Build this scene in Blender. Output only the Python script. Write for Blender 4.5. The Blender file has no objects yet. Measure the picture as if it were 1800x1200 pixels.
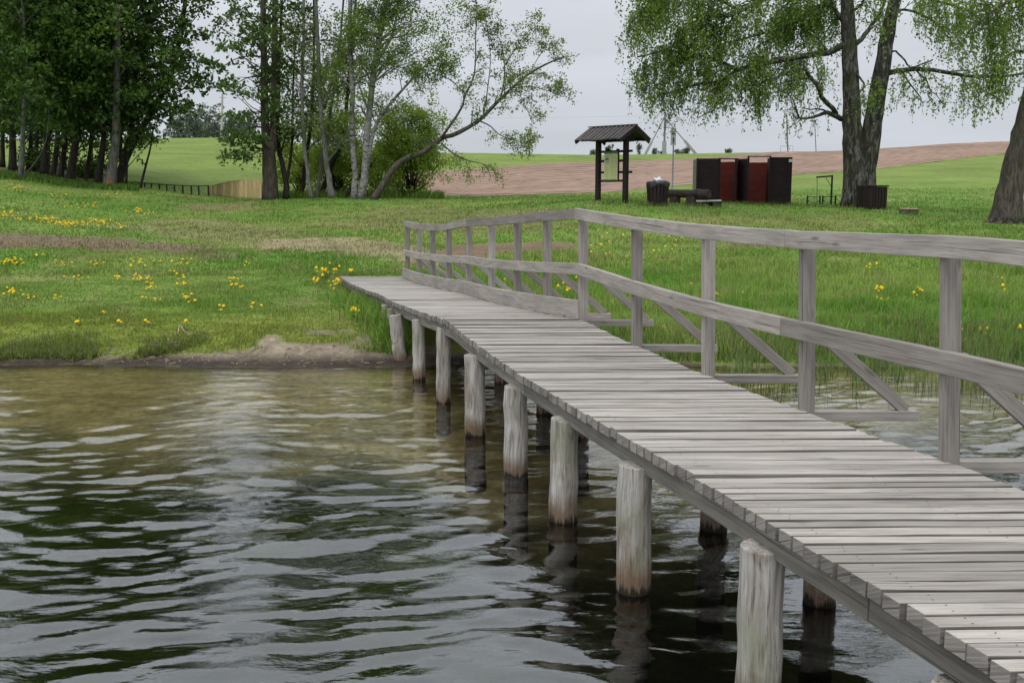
import bpy, math, random
import numpy as np
from mathutils import Vector

random.seed(7)
R = np.random.default_rng(11)
SC = bpy.context.scene
COL = SC.collection

# ------------------------------------------------------------------ camera
EYE = 2.16                       # camera height over the lake, metres
FPX = 1780.0                     # focal length in pixels of an 1800 px wide picture
PITCH = math.atan(264 / FPX)
cam_data = bpy.data.cameras.new("camera")
cam_data.sensor_width = 36
cam_data.lens = 36 * FPX / 1800
cam_data.clip_end = 6000
cam_data.clip_start = 0.05
cam = bpy.data.objects.new("camera", cam_data)
cam.location = (0, 0, EYE)
cam.rotation_euler = (math.pi / 2 - PITCH, 0, 0)
COL.objects.link(cam)
SC.camera = cam
SC.view_settings.view_transform = 'Standard'
SC.view_settings.look = 'None'
SC.view_settings.exposure = 0.0
SC.view_settings.gamma = 1.0
SC.view_settings.use_curve_mapping = False

# ------------------------------------------------------------------ world: overcast sky
SUN_EL, SUN_ROT = 58, 200
world = bpy.data.worlds.new("World")
SC.world = world
world.use_nodes = True
wn, wl = world.node_tree.nodes, world.node_tree.links
wn.clear()
w_out = wn.new("ShaderNodeOutputWorld")
w_bg = wn.new("ShaderNodeBackground")
w_bg.inputs[1].default_value = 0.1
w_sky = wn.new("ShaderNodeTexSky")
w_sky.sky_type = 'NISHITA'
w_sky.sun_disc = False
w_sky.sun_elevation = math.radians(SUN_EL)
w_sky.sun_rotation = math.radians(SUN_ROT)
w_tc = wn.new("ShaderNodeTexCoord")
w_sep = wn.new("ShaderNodeSeparateXYZ")
wl.new(w_tc.outputs["Generated"], w_sep.inputs[0])
w_ramp = wn.new("ShaderNodeValToRGB")
w_ramp.color_ramp.elements[0].position = 0.0
w_ramp.color_ramp.elements[0].color = (0.40, 0.425, 0.47, 1)
w_ramp.color_ramp.elements[1].position = 0.75
w_ramp.color_ramp.elements[1].color = (0.90, 0.955, 1.03, 1)
_e = w_ramp.color_ramp.elements.new(0.15)
_e.color = (0.455, 0.470, 0.505, 1)
_e = w_ramp.color_ramp.elements.new(0.36)
_e.color = (0.80, 0.855, 0.935, 1)
wl.new(w_sep.outputs["Z"], w_ramp.inputs[0])
w_map = wn.new("ShaderNodeMapping")
w_map.inputs["Scale"].default_value = (1.6, 1.6, 9)
wl.new(w_tc.outputs["Generated"], w_map.inputs[0])
w_noise = wn.new("ShaderNodeTexNoise")
w_noise.inputs["Scale"].default_value = 1.6
w_noise.inputs["Detail"].default_value = 5
wl.new(w_map.outputs[0], w_noise.inputs["Vector"])
w_mr = wn.new("ShaderNodeMapRange")
w_mr.inputs[1].default_value = 0.3
w_mr.inputs[2].default_value = 0.7
w_mr.inputs[3].default_value = 13.2
w_mr.inputs[4].default_value = 16.2
wl.new(w_noise.outputs[0], w_mr.inputs[0])
w_mul = wn.new("ShaderNodeVectorMath")
w_mul.operation = 'SCALE'
wl.new(w_ramp.outputs[0], w_mul.inputs[0])
wl.new(w_mr.outputs[0], w_mul.inputs["Scale"])
w_mix = wn.new("ShaderNodeMix")
w_mix.data_type = 'RGBA'
w_mix.inputs[0].default_value = 0.94
wl.new(w_sky.outputs[0], w_mix.inputs[6])
wl.new(w_mul.outputs[0], w_mix.inputs[7])
wl.new(w_mix.outputs[2], w_bg.inputs[0])
wl.new(w_bg.outputs[0], w_out.inputs[0])

sun_data = bpy.data.lights.new("sun", 'SUN')
sun_data.energy = 1.5
sun_data.angle = math.radians(25)
sun_data.color = (1.0, 0.97, 0.92)
sun = bpy.data.objects.new("sun", sun_data)
_az = math.radians(SUN_ROT)
_sd = Vector((math.sin(_az) * math.cos(math.radians(SUN_EL)), math.cos(_az) * math.cos(math.radians(SUN_EL)), math.sin(math.radians(SUN_EL))))
sun.rotation_euler = (-_sd).to_track_quat('-Z', 'Y').to_euler()
sun.location = (0, 0, 60)
COL.objects.link(sun)

# ------------------------------------------------------------------ picture <-> place
def gs(p):
    return np.tan(np.arctan((600 - np.asarray(p, float)) / FPX) - PITCH)

def at(px, py, d):
    """the point seen at pixel (px, py) that lies d metres ahead of the camera"""
    z = d * float(gs(py))
    dep = d * math.cos(PITCH) - z * math.sin(PITCH)
    return np.array([(px - 900) / FPX * dep, d, z + EYE])

def x_at(px, d, z=1.5):
    dep = d * math.cos(PITCH) - (z - EYE) * math.sin(PITCH)
    return (px - 900) / FPX * dep

# ------------------------------------------------------------------ value noise (numpy)
_perm = R.random((256, 256))
def vnoise(x, y):
    x = np.asarray(x, float); y = np.asarray(y, float)
    xi = np.floor(x).astype(int); yi = np.floor(y).astype(int)
    fx = x - xi; fy = y - yi
    fx = fx * fx * (3 - 2 * fx); fy = fy * fy * (3 - 2 * fy)
    a = _perm[xi & 255, yi & 255]; b = _perm[(xi + 1) & 255, yi & 255]
    c = _perm[xi & 255, (yi + 1) & 255]; d = _perm[(xi + 1) & 255, (yi + 1) & 255]
    return (a * (1 - fx) + b * fx) * (1 - fy) + (c * (1 - fx) + d * fx) * fy
def fnoise(x, y, oct=4):
    s = 0; a = 0.5; t = 0
    for k in range(oct):
        s = s + a * vnoise(x * 2 ** k + 17.3 * k, y * 2 ** k + 5.1 * k); t += a; a *= 0.5
    return s / t

# ------------------------------------------------------------------ terrain
_cols = [-500, 0, 200, 400, 600, 800, 1050, 1400, 1800, 2300]
_drow = [24, 27, 31, 34, 36, 42, 48, 55, 70, 100, 160]
_ytab = [
    [440, 424, 400, 384, 374, 342, 314, 296, 285, 265, 245],
    [443, 426, 402, 386, 376, 345, 318, 303, 290, 268, 245],
    [444, 428, 405, 391, 382, 358, 337, 324, 303, 270, 243],
    [446, 430, 408, 395, 387, 368, 354, 347, 320, 278, 240],
    [444, 429, 408, 394, 385, 362, 350, 345, 332, 300, 256],
    [443, 428, 405, 391, 382, 361, 351, 347, 343, 312, 267],
    [442, 425, 395, 370, 354, 350, 347, 344, 335, 310, 270.5],
    [444, 427, 398, 375, 365, 360, 352, 340, 320, 294, 266.5],
    [446, 430, 402, 384, 376, 368, 354, 340, 315, 282, 248],
    [448, 434, 406, 388, 380, 370, 352, 335, 305, 265, 225],
]
_dg = np.concatenate([np.linspace(-80, 0, 20), np.linspace(0.25, 60, 240), np.geomspace(60.5, 3500, 160)])
_zc = []
for _c, _row in zip(_cols, _ytab):
    dd = [-80, 0, 6, 9, 11, 12.3, 12.7, 13.2, 14, 16, 20, 21.5]
    zz = [-1.8, -1.15, -0.8, -0.5, -0.22, -0.06, 0.04, 0.16, 0.28, 0.36, 0.42, 0.52]
    for _d, _y in zip(_drow, _row):
        dd.append(_d); zz.append(EYE + _d * float(gs(_y)))
    dd += [176, 260, 500, 3500]; zz += [zz[-1] + 0.1, zz[-1] - 2.5, -2, -4]
    z = np.interp(_dg, dd, zz)
    k = np.array([1, 2, 3, 2, 1.0]); k /= k.sum()
    zs = np.convolve(np.pad(z, 2, mode='edge'), k, 'valid')
    _zc.append(np.where(_dg > 15, zs, z))
_zc = np.array(_zc)
_ucol = (np.array(_cols) - 900) / FPX * 0.989

def shore_shift(x):
    return 0.5 * (fnoise(x * 0.45 + 31, x * 0.02 + 3, 4) - 0.5) + 0.02 * np.sin(x * 5.3) + 0.035 * (vnoise(x * 6.1, x * 0.3) - .5)

def terrain(x, y):
    x = np.asarray(x, float); y = np.asarray(y, float)
    shp = np.broadcast(x, y).shape
    x = np.broadcast_to(x, shp).ravel(); y = np.broadcast_to(y, shp).ravel()
    ye = y - shore_shift(x) * np.clip((22 - y) / 8, 0, 1) * np.clip((y - 5) / 5, 0, 1)
    u = np.clip(x / np.maximum(y, 6), _ucol[0], _ucol[-1])
    ci = np.clip(np.searchsorted(_ucol, u) - 1, 0, len(_ucol) - 2)
    t = (u - _ucol[ci]) / (_ucol[ci + 1] - _ucol[ci])
    t = t * t * (3 - 2 * t)
    di = np.clip(np.searchsorted(_dg, ye) - 1, 0, len(_dg) - 2)
    s = np.clip((ye - _dg[di]) / (_dg[di + 1] - _dg[di]), 0, 1)
    z0 = _zc[ci, di] * (1 - s) + _zc[ci, di + 1] * s
    z1 = _zc[ci + 1, di] * (1 - s) + _zc[ci + 1, di + 1] * s
    z = z0 * (1 - t) + z1 * t
    land = np.clip((y - 12.8) / 2, 0, 1)
    z = z + land * (0.10 * (fnoise(x * 0.5, y * 0.5, 4) - 0.5) + 0.05 * (fnoise(x * 2.3, y * 2.3, 3) - 0.5) * np.clip((60 - y) / 20, 0, 1))
    near = np.clip((y - 12.2) / .5, 0, 1) * np.clip((15.5 - y) / 1.5, 0, 1)
    z = z + near * 0.13 * (fnoise(x * 3.4 + 9, y * 3.8, 5) - 0.47)
    off = np.maximum(np.abs(x - (2.72 - 0.278 * y)) - 0.95, 0)      # the ground dips under the landing
    z = np.where((y > 12.5) & (y < 20.45), np.minimum(z, 0.30 + off * 1.2), z)
    return z.reshape(shp)

_dscan = np.geomspace(11.0, 190, 2600)
def hit(px, py):
    """ground point seen at a pixel"""
    dep = _dscan * math.cos(PITCH) - _dscan * float(gs(py)) * math.sin(PITCH)
    x = (px - 900) / FPX * dep
    zr = EYE + _dscan * float(gs(py))
    k = np.nonzero(terrain(x, _dscan) >= zr)[0]
    i = int(k[0]) if len(k) else int(np.searchsorted(_dscan, 159))
    return np.array([x[i], _dscan[i], float(terrain(x[i], _dscan[i]))])

def ground(px, d):
    x = x_at(px, d, 2.0)
    return np.array([x, d, float(terrain(x, d))])

# ------------------------------------------------------------------ materials
def nodes_of(name):
    m = bpy.data.materials.new(name)
    m.use_nodes = True
    n, l = m.node_tree.nodes, m.node_tree.links
    n.clear()
    out = n.new("ShaderNodeOutputMaterial")
    return m, n, l, out

def ramp_node(n, stops):
    r = n.new("ShaderNodeValToRGB")
    e = r.color_ramp.elements
    e[0].position, e[0].color = stops[0][0], (*stops[0][1], 1)
    e[1].position, e[1].color = stops[-1][0], (*stops[-1][1], 1)
    for p, c in stops[1:-1]:
        k = e.new(p); k.color = (*c, 1)
    return r

def mixrgb(n, l, a, b, fac, mode='MIX'):
    m = n.new("ShaderNodeMix"); m.data_type = 'RGBA'; m.blend_type = mode
    for i, v in ((0, fac), (6, a), (7, b)):
        if hasattr(v, "is_output"): l.new(v, m.inputs[i])
        elif i == 0: m.inputs[0].default_value = v
        else: m.inputs[i].default_value = (*v, 1)
    return m.outputs[2]

def noise(n, l, vec, scale, detail=4, rough=0.55, dist=0.0, vscale=None):
    if vscale is not None:
        mp = n.new("ShaderNodeMapping"); mp.inputs["Scale"].default_value = vscale
        l.new(vec, mp.inputs[0]); vec = mp.outputs[0]
    t = n.new("ShaderNodeTexNoise")
    t.inputs["Scale"].default_value = scale
    t.inputs["Detail"].default_value = detail
    t.inputs["Roughness"].default_value = rough
    t.inputs["Distortion"].default_value = dist
    l.new(vec, t.inputs["Vector"])
    return t.outputs[0]

def rng_node(n, l, v, a, b, c=0.0, d=1.0):
    m = n.new("ShaderNodeMapRange")
    m.inputs[1].default_value, m.inputs[2].default_value = a, b
    m.inputs[3].default_value, m.inputs[4].default_value = c, d
    l.new(v, m.inputs[0])
    return m.outputs[0]

def bump(n, l, h, strength=0.4, dist=0.01):
    b = n.new("ShaderNodeBump")
    b.inputs["Strength"].default_value = strength
    b.inputs["Distance"].default_value = dist
    l.new(h, b.inputs["Height"])
    return b.outputs[0]

def principled(n, l, out, col, rough=0.8, norm=None, spec=0.25):
    p = n.new("ShaderNodeBsdfPrincipled")
    if hasattr(col, "is_output"): l.new(col, p.inputs["Base Color"])
    else: p.inputs["Base Color"].default_value = (*col, 1)
    if hasattr(rough, "is_output"): l.new(rough, p.inputs["Roughness"])
    else: p.inputs["Roughness"].default_value = rough
    p.inputs["Specular IOR Level"].default_value = spec
    if norm is not None: l.new(norm, p.inputs["Normal"])
    l.new(p.outputs[0], out.inputs[0])
    return p

def wood(name, dark, mid, light, knots=True, rough=0.85, grain=1.0):
    """weathered sawn timber: grain along UV u (metres), colour shifts per board through the rnd attribute"""
    m, n, l, out = nodes_of(name)
    uv = n.new("ShaderNodeUVMap").outputs[0]
    at_ = n.new("ShaderNodeAttribute"); at_.attribute_name = "rnd"
    g1 = noise(n, l, uv, 1.0, 6, 0.6, 0.5, (2.6, 42, 1))
    g2 = noise(n, l, uv, 1.0, 5, 0.65, 0.3, (7, 210, 1))
    g3 = noise(n, l, uv, 1.0, 4, 0.55, 0.0, (1.1, 4, 1))
    wv = n.new("ShaderNodeTexWave")
    wv.wave_type = 'RINGS'; wv.rings_direction = 'X'
    wv.inputs["Scale"].default_value = 9
    wv.inputs["Distortion"].default_value = 7
    wv.inputs["Detail"].default_value = 3
    wv.inputs["Detail Scale"].default_value = 0.8
    mp = n.new("ShaderNodeMapping"); mp.inputs["Scale"].default_value = (0.35, 4.0, 1)
    l.new(uv, mp.inputs[0]); l.new(mp.outputs[0], wv.inputs["Vector"])
    base = ramp_node(n, [(0.25, dark), (0.5, mid), (0.75, light)])
    l.new(g1, base.inputs[0])
    c = mixrgb(n, l, base.outputs[0], (0.5, 0.5, 0.5), 0.0)
    w2 = rng_node(n, l, wv.outputs[0], 0.0, 1.0, 0.84, 1.06)
    w3 = rng_node(n, l, g2, 0.3, 0.7, 0.86, 1.09)
    w4 = rng_node(n, l, g3, 0.3, 0.7, 0.80, 1.16)
    w5 = rng_node(n, l, at_.outputs["Fac"], 0, 1, 0.74, 1.20)
    for f in (w2, w3, w4, w5):
        v = n.new("ShaderNodeVectorMath"); v.operation = 'SCALE'
        l.new(c, v.inputs[0]); l.new(f, v.inputs["Scale"]); c = v.outputs[0]
    ck = noise(n, l, uv, 1.0, 3, 0.55, 0.25, (1.0, 85, 1))
    c = mixrgb(n, l, c, tuple(x * 0.3 for x in dark), rng_node(n, l, ck, 0.615, 0.67, 0, 0.75))
    st = noise(n, l, uv, 1.0, 4, 0.65, 0.8, (2.4, 7, 1))
    c = mixrgb(n, l, c, tuple(x * k for x, k in zip(mid, (0.62, 0.62, 0.54))), rng_node(n, l, st, 0.54, 0.74, 0, 0.55))
    if knots:
        vo = n.new("ShaderNodeTexVoronoi"); vo.inputs["Scale"].default_value = 1
        mp2 = n.new("ShaderNodeMapping"); mp2.inputs["Scale"].default_value = (2.2, 9, 1)
        l.new(uv, mp2.inputs[0]); l.new(mp2.outputs[0], vo.inputs["Vector"])
        kf = rng_node(n, l, vo.outputs["Distance"], 0.05, 0.13, 0.65, 0.0)
        c = mixrgb(n, l, c, tuple(x * 0.45 for x in dark), kf)
    h = n.new("ShaderNodeMath"); h.operation = 'ADD'
    l.new(g1, h.inputs[0]); l.new(g2, h.inputs[1])
    principled(n, l, out, c, rough, bump(n, l, h.outputs[0], 0.45 * grain, 0.004), 0.2)
    return m

def bark(name, dark, mid, light, scale=(9, 9, 1.6), birch=False, moss=0.0, lichen=False, b=0.7):
    m, n, l, out = nodes_of(name)
    tc = n.new("ShaderNodeTexCoord").outputs["Object"]
    a = noise(n, l, tc, 1.0, 6, 0.6, 0.8, scale)
    r = ramp_node(n, [(0.3, dark), (0.5, mid), (0.72, light)])
    l.new(a, r.inputs[0]); c = r.outputs[0]
    if birch:
        k = noise(n, l, tc, 1.0, 3, 0.6, 0.0, (2.5, 2.5, 9))
        c = mixrgb(n, l, c, (0.03, 0.028, 0.025), rng_node(n, l, k, 0.56, 0.64))
        k2 = noise(n, l, tc, 0.55, 3, 0.6)
        c = mixrgb(n, l, c, (0.06, 0.055, 0.045), rng_node(n, l, k2, 0.52, 0.68, 0, 0.8))
    if moss:
        k = noise(n, l, tc, 1.3, 4, 0.6)
        c = mixrgb(n, l, c, (0.045, 0.065, 0.018), rng_node(n, l, k, 0.45, 0.65, 0, moss))
    if lichen:
        k = noise(n, l, tc, 1.0, 4, 0.6, 0, (2, 2, 0.7))
        c = mixrgb(n, l, c, (0.30, 0.13, 0.03), rng_node(n, l, k, 0.56, 0.66, 0, 0.75))
    principled(n, l, out, c, 0.9, bump(n, l, a, b, 0.05), 0.15)
    return m

def leaf(name, stops, trans=0.35, clump=0.7):
    m, n, l, out = nodes_of(name)
    geo = n.new("ShaderNodeNewGeometry")
    tc = n.new("ShaderNodeTexCoord").outputs["Object"]
    k = noise(n, l, tc, clump, 3, 0.5)
    mx = n.new("ShaderNodeMath"); mx.operation = 'MULTIPLY_ADD'
    l.new(geo.outputs["Random Per Island"], mx.inputs[0]); mx.inputs[1].default_value = 0.55
    k2 = rng_node(n, l, k, 0.3, 0.7, -0.1, 0.55)
    l.new(k2, mx.inputs[2])
    r = ramp_node(n, stops); l.new(mx.outputs[0], r.inputs[0])
    p = n.new("ShaderNodeBsdfPrincipled")
    p.inputs["Roughness"].default_value = 0.55
    p.inputs["Specular IOR Level"].default_value = 0.25
    l.new(r.outputs[0], p.inputs["Base Color"])
    t = n.new("ShaderNodeBsdfTranslucent")
    hs = n.new("ShaderNodeHueSaturation"); hs.inputs["Value"].default_value = 1.3
    hs.inputs["Hue"].default_value = 0.485
    l.new(r.outputs[0], hs.inputs["Color"]); l.new(hs.outputs[0], t.inputs[0])
    ms = n.new("ShaderNodeMixShader"); ms.inputs[0].default_value = trans
    l.new(p.outputs[0], ms.inputs[1]); l.new(t.outputs[0], ms.inputs[2])
    l.new(ms.outputs[0], out.inputs[0])
    return m

def plain(name, col, rough=0.7, var=0.25, scale=6, spec=0.3, b=0.2, vscale=(1, 1, 1)):
    m, n, l, out = nodes_of(name)
    tc = n.new("ShaderNodeTexCoord").outputs["Object"]
    a = noise(n, l, tc, scale, 5, 0.6, 0.2, vscale)
    c = mixrgb(n, l, tuple(x * (1 - var) for x in col), tuple(min(1, x * (1 + var)) for x in col), rng_node(n, l, a, 0.3, 0.7))
    principled(n, l, out, c, rough, bump(n, l, a, b, 0.01), spec)
    return m

M = {}
M['deck'] = wood("deck_wood", (0.235, 0.203, 0.174), (0.36, 0.325, 0.288), (0.425, 0.388, 0.348), True)
M['rail'] = wood("rail_wood", (0.19, 0.165, 0.143), (0.31, 0.278, 0.246), (0.38, 0.347, 0.31), True)
M['deck_side'] = wood("dark_plank_edge", (0.085, 0.075, 0.066), (0.165, 0.15, 0.135), (0.24, 0.222, 0.205), False)  # plank sides coloured darker than the tops, so the gaps read dark
M['plank_end'] = wood("plank_end_grain", (0.13, 0.115, 0.10), (0.235, 0.212, 0.188), (0.31, 0.285, 0.26), False)
M['beam'] = wood("beam_wood", (0.12, 0.108, 0.09), (0.20, 0.185, 0.155), (0.27, 0.25, 0.21), True)
M['brown'] = wood("brown_stained_wood", (0.013, 0.009, 0.0075), (0.022, 0.015, 0.012), (0.035, 0.026, 0.022), False, 0.7)
M['roofwood'] = wood("roof_board_wood", (0.05, 0.043, 0.043), (0.085, 0.074, 0.073), (0.13, 0.115, 0.115), False, 0.7)
M['fresh'] = wood("fresh_pine_wood", (0.50, 0.36, 0.16), (0.66, 0.51, 0.26), (0.74, 0.60, 0.34), True)
M['bark_dark'] = bark("dark_bark", (0.012, 0.010, 0.008), (0.030, 0.025, 0.020), (0.058, 0.050, 0.041))
M['bark_brown'] = bark("ridged_brown_bark", (0.025, 0.020, 0.017), (0.075, 0.062, 0.052), (0.15, 0.125, 0.105), (14, 14, 2.2), moss=0.35, b=1.0)
M['bark_grey'] = bark("grey_bark", (0.05, 0.05, 0.044), (0.13, 0.128, 0.115), (0.21, 0.205, 0.19), (9, 9, 3), moss=0.4)
M['bark_lichen'] = bark("lichen_bark", (0.04, 0.038, 0.033), (0.11, 0.105, 0.095), (0.19, 0.18, 0.165), (9, 9, 3), moss=0.3, lichen=True)
M['bark_birch'] = bark("birch_bark", (0.085, 0.08, 0.074), (0.19, 0.184, 0.172), (0.31, 0.30, 0.283), (6, 6, 7), birch=True, b=0.4)
M['bark_oldbirch'] = bark("old_birch_bark", (0.010, 0.009, 0.008), (0.042, 0.038, 0.033), (0.19, 0.18, 0.16), (8, 8, 2.4), moss=0.4, b=1.0)
M['leaf_maple'] = leaf("maple_leaf", [(0.0, (0.018, 0.042, 0.007)), (0.5, (0.044, 0.096, 0.013)), (1.0, (0.125, 0.215, 0.028))], 0.3, 0.45)
M['leaf_maple2'] = leaf("maple_leaf_mid", [(0.0, (0.03, 0.065, 0.012)), (0.5, (0.062, 0.12, 0.022)), (1.0, (0.12, 0.19, 0.036))], 0.35, 0.45)
M['leaf_birch'] = leaf("birch_leaf", [(0.0, (0.068, 0.13, 0.016)), (0.5, (0.128, 0.218, 0.028)), (1.0, (0.21, 0.30, 0.05))], 0.4, 0.8)
M['leaf_alder'] = leaf("alder_leaf", [(0.0, (0.07, 0.115, 0.025)), (0.5, (0.14, 0.205, 0.042)), (1.0, (0.23, 0.29, 0.07))], 0.4, 0.6)
M['leaf_willow'] = leaf("willow_leaf", [(0.0, (0.14, 0.22, 0.03)), (0.5, (0.23, 0.33, 0.05)), (1.0, (0.32, 0.42, 0.085))], 0.55, 0.5)
M['leaf_far'] = leaf("distant_leaf", [(0.0, (0.065, 0.09, 0.06)), (0.5, (0.10, 0.13, 0.085)), (1.0, (0.16, 0.19, 0.125))], 0.3, 0.1)  # pale and greyish, distant haze put into the leaf colour
M['metal'] = plain("galvanised_steel", (0.32, 0.33, 0.34), 0.45, 0.15, 9, 0.5)
M['pole_metal'] = plain("weathered_pole", (0.15, 0.155, 0.165), 0.6, 0.15, 3)
M['black_metal'] = plain("black_painted_metal", (0.012, 0.013, 0.013), 0.5, 0.3, 12, 0.4)
M['concrete'] = plain("grey_concrete", (0.27, 0.27, 0.26), 0.9, 0.2, 3)
M['white'] = plain("white_plate", (0.62, 0.63, 0.64), 0.5, 0.06, 5)
M['nail'] = plain("rusty_nail", (0.13, 0.108, 0.095), 0.7, 0.3, 40)
M['ink'] = plain("dark_print", (0.03, 0.03, 0.035), 0.6, 0.1, 5)
M['liner'] = plain("black_bag_plastic", (0.018, 0.02, 0.025), 0.35, 0.4, 14, 0.5, 0.6)
M['bag'] = plain("white_bag_plastic", (0.62, 0.63, 0.66), 0.45, 0.08, 14, 0.4, 0.5)
M['grey_board'] = plain("lichen_grey_board", (0.15, 0.16, 0.12), 0.9, 0.25, 8)
M['pale_wood'] = plain("pale_worn_wood", (0.36, 0.34, 0.31), 0.85, 0.2, 12)
M['cut_wood'] = plain("fresh_cut_wood", (0.50, 0.34, 0.19), 0.85, 0.2, 14)
M['log'] = plain("dark_log", (0.035, 0.027, 0.023), 0.85, 0.45, 9, 0.2, 0.6)
M['stalk'] = plain("dry_reed", (0.33, 0.28, 0.18), 0.9, 0.2, 10)
M['board_green'] = plain("green_header_print", (0.05, 0.16, 0.06), 0.5, 0.2, 20)
M['board_cream'] = plain("cream_print", (0.44, 0.46, 0.20), 0.5, 0.08, 8)
M['board_text'] = plain("faded_print", (0.33, 0.35, 0.20), 0.6, 0.1, 30)
M['board_photo'] = plain("grey_photo_print", (0.28, 0.30, 0.33), 0.5, 0.25, 30)
M['yellow'] = plain("dandelion_yellow", (0.78, 0.50, 0.008), 0.8, 0.15, 60)
M['stem'] = plain("dandelion_stem", (0.12, 0.20, 0.05), 0.8, 0.2, 30)
M['dstem'] = plain("stone", (0.17, 0.15, 0.125), 0.9, 0.25, 20)

def board_paint(name, col, pitch=0.14):
    """painted horizontal weatherboards: grooves are modelled, this adds the wear"""
    m, n, l, out = nodes_of(name)
    tc = n.new("ShaderNodeTexCoord").outputs["Object"]
    a = noise(n, l, tc, 1.0, 5, 0.65, 0.3, (2, 2, 22))
    b = noise(n, l, tc, 2.2, 4, 0.6)
    c = mixrgb(n, l, tuple(x * 0.6 for x in col), tuple(x * 1.4 for x in col), rng_node(n, l, a, 0.3, 0.7))
    c = mixrgb(n, l, c, tuple(min(1, x * 1.5 + 0.01) for x in col), rng_node(n, l, b, 0.5, 0.75, 0, 0.6))
    principled(n, l, out, c, 0.75, bump(n, l, a, 0.3, 0.01), 0.25)
    return m
M['shed_dark'] = board_paint("dark_brown_boards", (0.019, 0.011, 0.0115))
M['shed_red'] = board_paint("red_brown_boards", (0.135, 0.024, 0.017))

# piling timber: grey and checked above, wet dark and rusty at the waterline
def piling_mat():
    m, n, l, out = nodes_of("piling_timber")
    tc = n.new("ShaderNodeTexCoord").outputs["Object"]
    geo = n.new("ShaderNodeNewGeometry")
    sp = n.new("ShaderNodeSeparateXYZ"); l.new(geo.outputs["Position"], sp.inputs[0])
    a = noise(n, l, tc, 1.0, 6, 0.62, 0.7, (26, 26, 2.0))
    a2 = noise(n, l, tc, 1.0, 4, 0.6, 0.4, (90, 90, 5))
    b = noise(n, l, tc, 1.0, 4, 0.6, 1.2, (6, 6, 2.5))
    r = ramp_node(n, [(0.28, (0.15, 0.125, 0.10)), (0.5, (0.34, 0.315, 0.285)), (0.75, (0.50, 0.48, 0.45))])
    l.new(a, r.inputs[0]); c = r.outputs[0]
    c = mixrgb(n, l, c, (0.17, 0.13, 0.095), rng_node(n, l, b, 0.52, 0.68, 0, 0.75))
    c = mixrgb(n, l, c, (0.05, 0.04, 0.03), rng_node(n, l, a2, 0.56, 0.66, 0, 0.75))
    g = noise(n, l, tc, 3.0, 3, 0.5)
    c = mixrgb(n, l, c, (0.17, 0.19, 0.10), rng_node(n, l, g, 0.5, 0.68, 0, 0.45))
    h = n.new("ShaderNodeMath"); h.operation = 'MULTIPLY_ADD'
    l.new(noise(n, l, tc, 1.0, 4, 0.6, 0, (22, 22, 3)), h.inputs[0]); h.inputs[1].default_value = -0.26
    l.new(sp.outputs["Z"], h.inputs[2])
    rust = rng_node(n, l, h.outputs[0], 0.07, -0.05, 0, 0.8)
    c = mixrgb(n, l, c, (0.125, 0.075, 0.042), rust)
    wet = rng_node(n, l, h.outputs[0], -0.085, -0.12)
    c = mixrgb(n, l, c, (0.022, 0.018, 0.012), wet)
    principled(n, l, out, c, 0.85, bump(n, l, a, 0.6, 0.012), 0.2)
    return m
M['piling'] = piling_mat()

# ground: colour attribute carries grass / soil / sand, noise breaks it up
def ground_mat():
    m, n, l, out = nodes_of("ground_cover")
    at_ = n.new("ShaderNodeVertexColor"); at_.layer_name = "Col"
    tc = n.new("ShaderNodeTexCoord").outputs["Object"]
    a = noise(n, l, tc, 2.2, 6, 0.7)
    b = noise(n, l, tc, 14, 5, 0.7)
    d = noise(n, l, tc, 0.22, 4, 0.6)
    c = at_.outputs[0]
    for f in (rng_node(n, l, a, 0.3, 0.7, 0.76, 1.24), rng_node(n, l, b, 0.3, 0.7, 0.68, 1.32), rng_node(n, l, d, 0.3, 0.7, 0.85, 1.15)):
        v = n.new("ShaderNodeVectorMath"); v.operation = 'SCALE'
        l.new(c, v.inputs[0]); l.new(f, v.inputs["Scale"]); c = v.outputs[0]
    principled(n, l, out, c, 0.95, bump(n, l, b, 0.8, 0.06), 0.1)
    return m
M['ground'] = ground_mat()

def blade_mat(name, trans=0.35):
    m, n, l, out = nodes_of(name)
    at_ = n.new("ShaderNodeVertexColor"); at_.layer_name = "Col"
    p = n.new("ShaderNodeBsdfPrincipled"); p.inputs["Roughness"].default_value = 0.6
    p.inputs["Specular IOR Level"].default_value = 0.2
    l.new(at_.outputs[0], p.inputs["Base Color"])
    t = n.new("ShaderNodeBsdfTranslucent"); l.new(at_.outputs[0], t.inputs[0])
    ms = n.new("ShaderNodeMixShader"); ms.inputs[0].default_value = trans
    l.new(p.outputs[0], ms.inputs[1]); l.new(t.outputs[0], ms.inputs[2]); l.new(ms.outputs[0], out.inputs[0])
    return m
M['blade'] = blade_mat("grass_blade", 0.45)

def soil_mat():
    m, n, l, out = nodes_of("ploughed_soil")
    at_ = n.new("ShaderNodeVertexColor"); at_.layer_name = "Col"
    tc = n.new("ShaderNodeTexCoord").outputs["Object"]
    a = noise(n, l, tc, 0.5, 6, 0.7); b = noise(n, l, tc, 0.06, 3, 0.6)
    c = at_.outputs[0]
    for f in (rng_node(n, l, a, 0.3, 0.7, 0.80, 1.2), rng_node(n, l, b, 0.3, 0.7, 0.9, 1.1)):
        v = n.new("ShaderNodeVectorMath"); v.operation = 'SCALE'
        l.new(c, v.inputs[0]); l.new(f, v.inputs["Scale"]); c = v.outputs[0]
    principled(n, l, out, c, 0.95, bump(n, l, a, 0.6, 0.2), 0.1)
    return m
M['soil'] = soil_mat()

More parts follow.
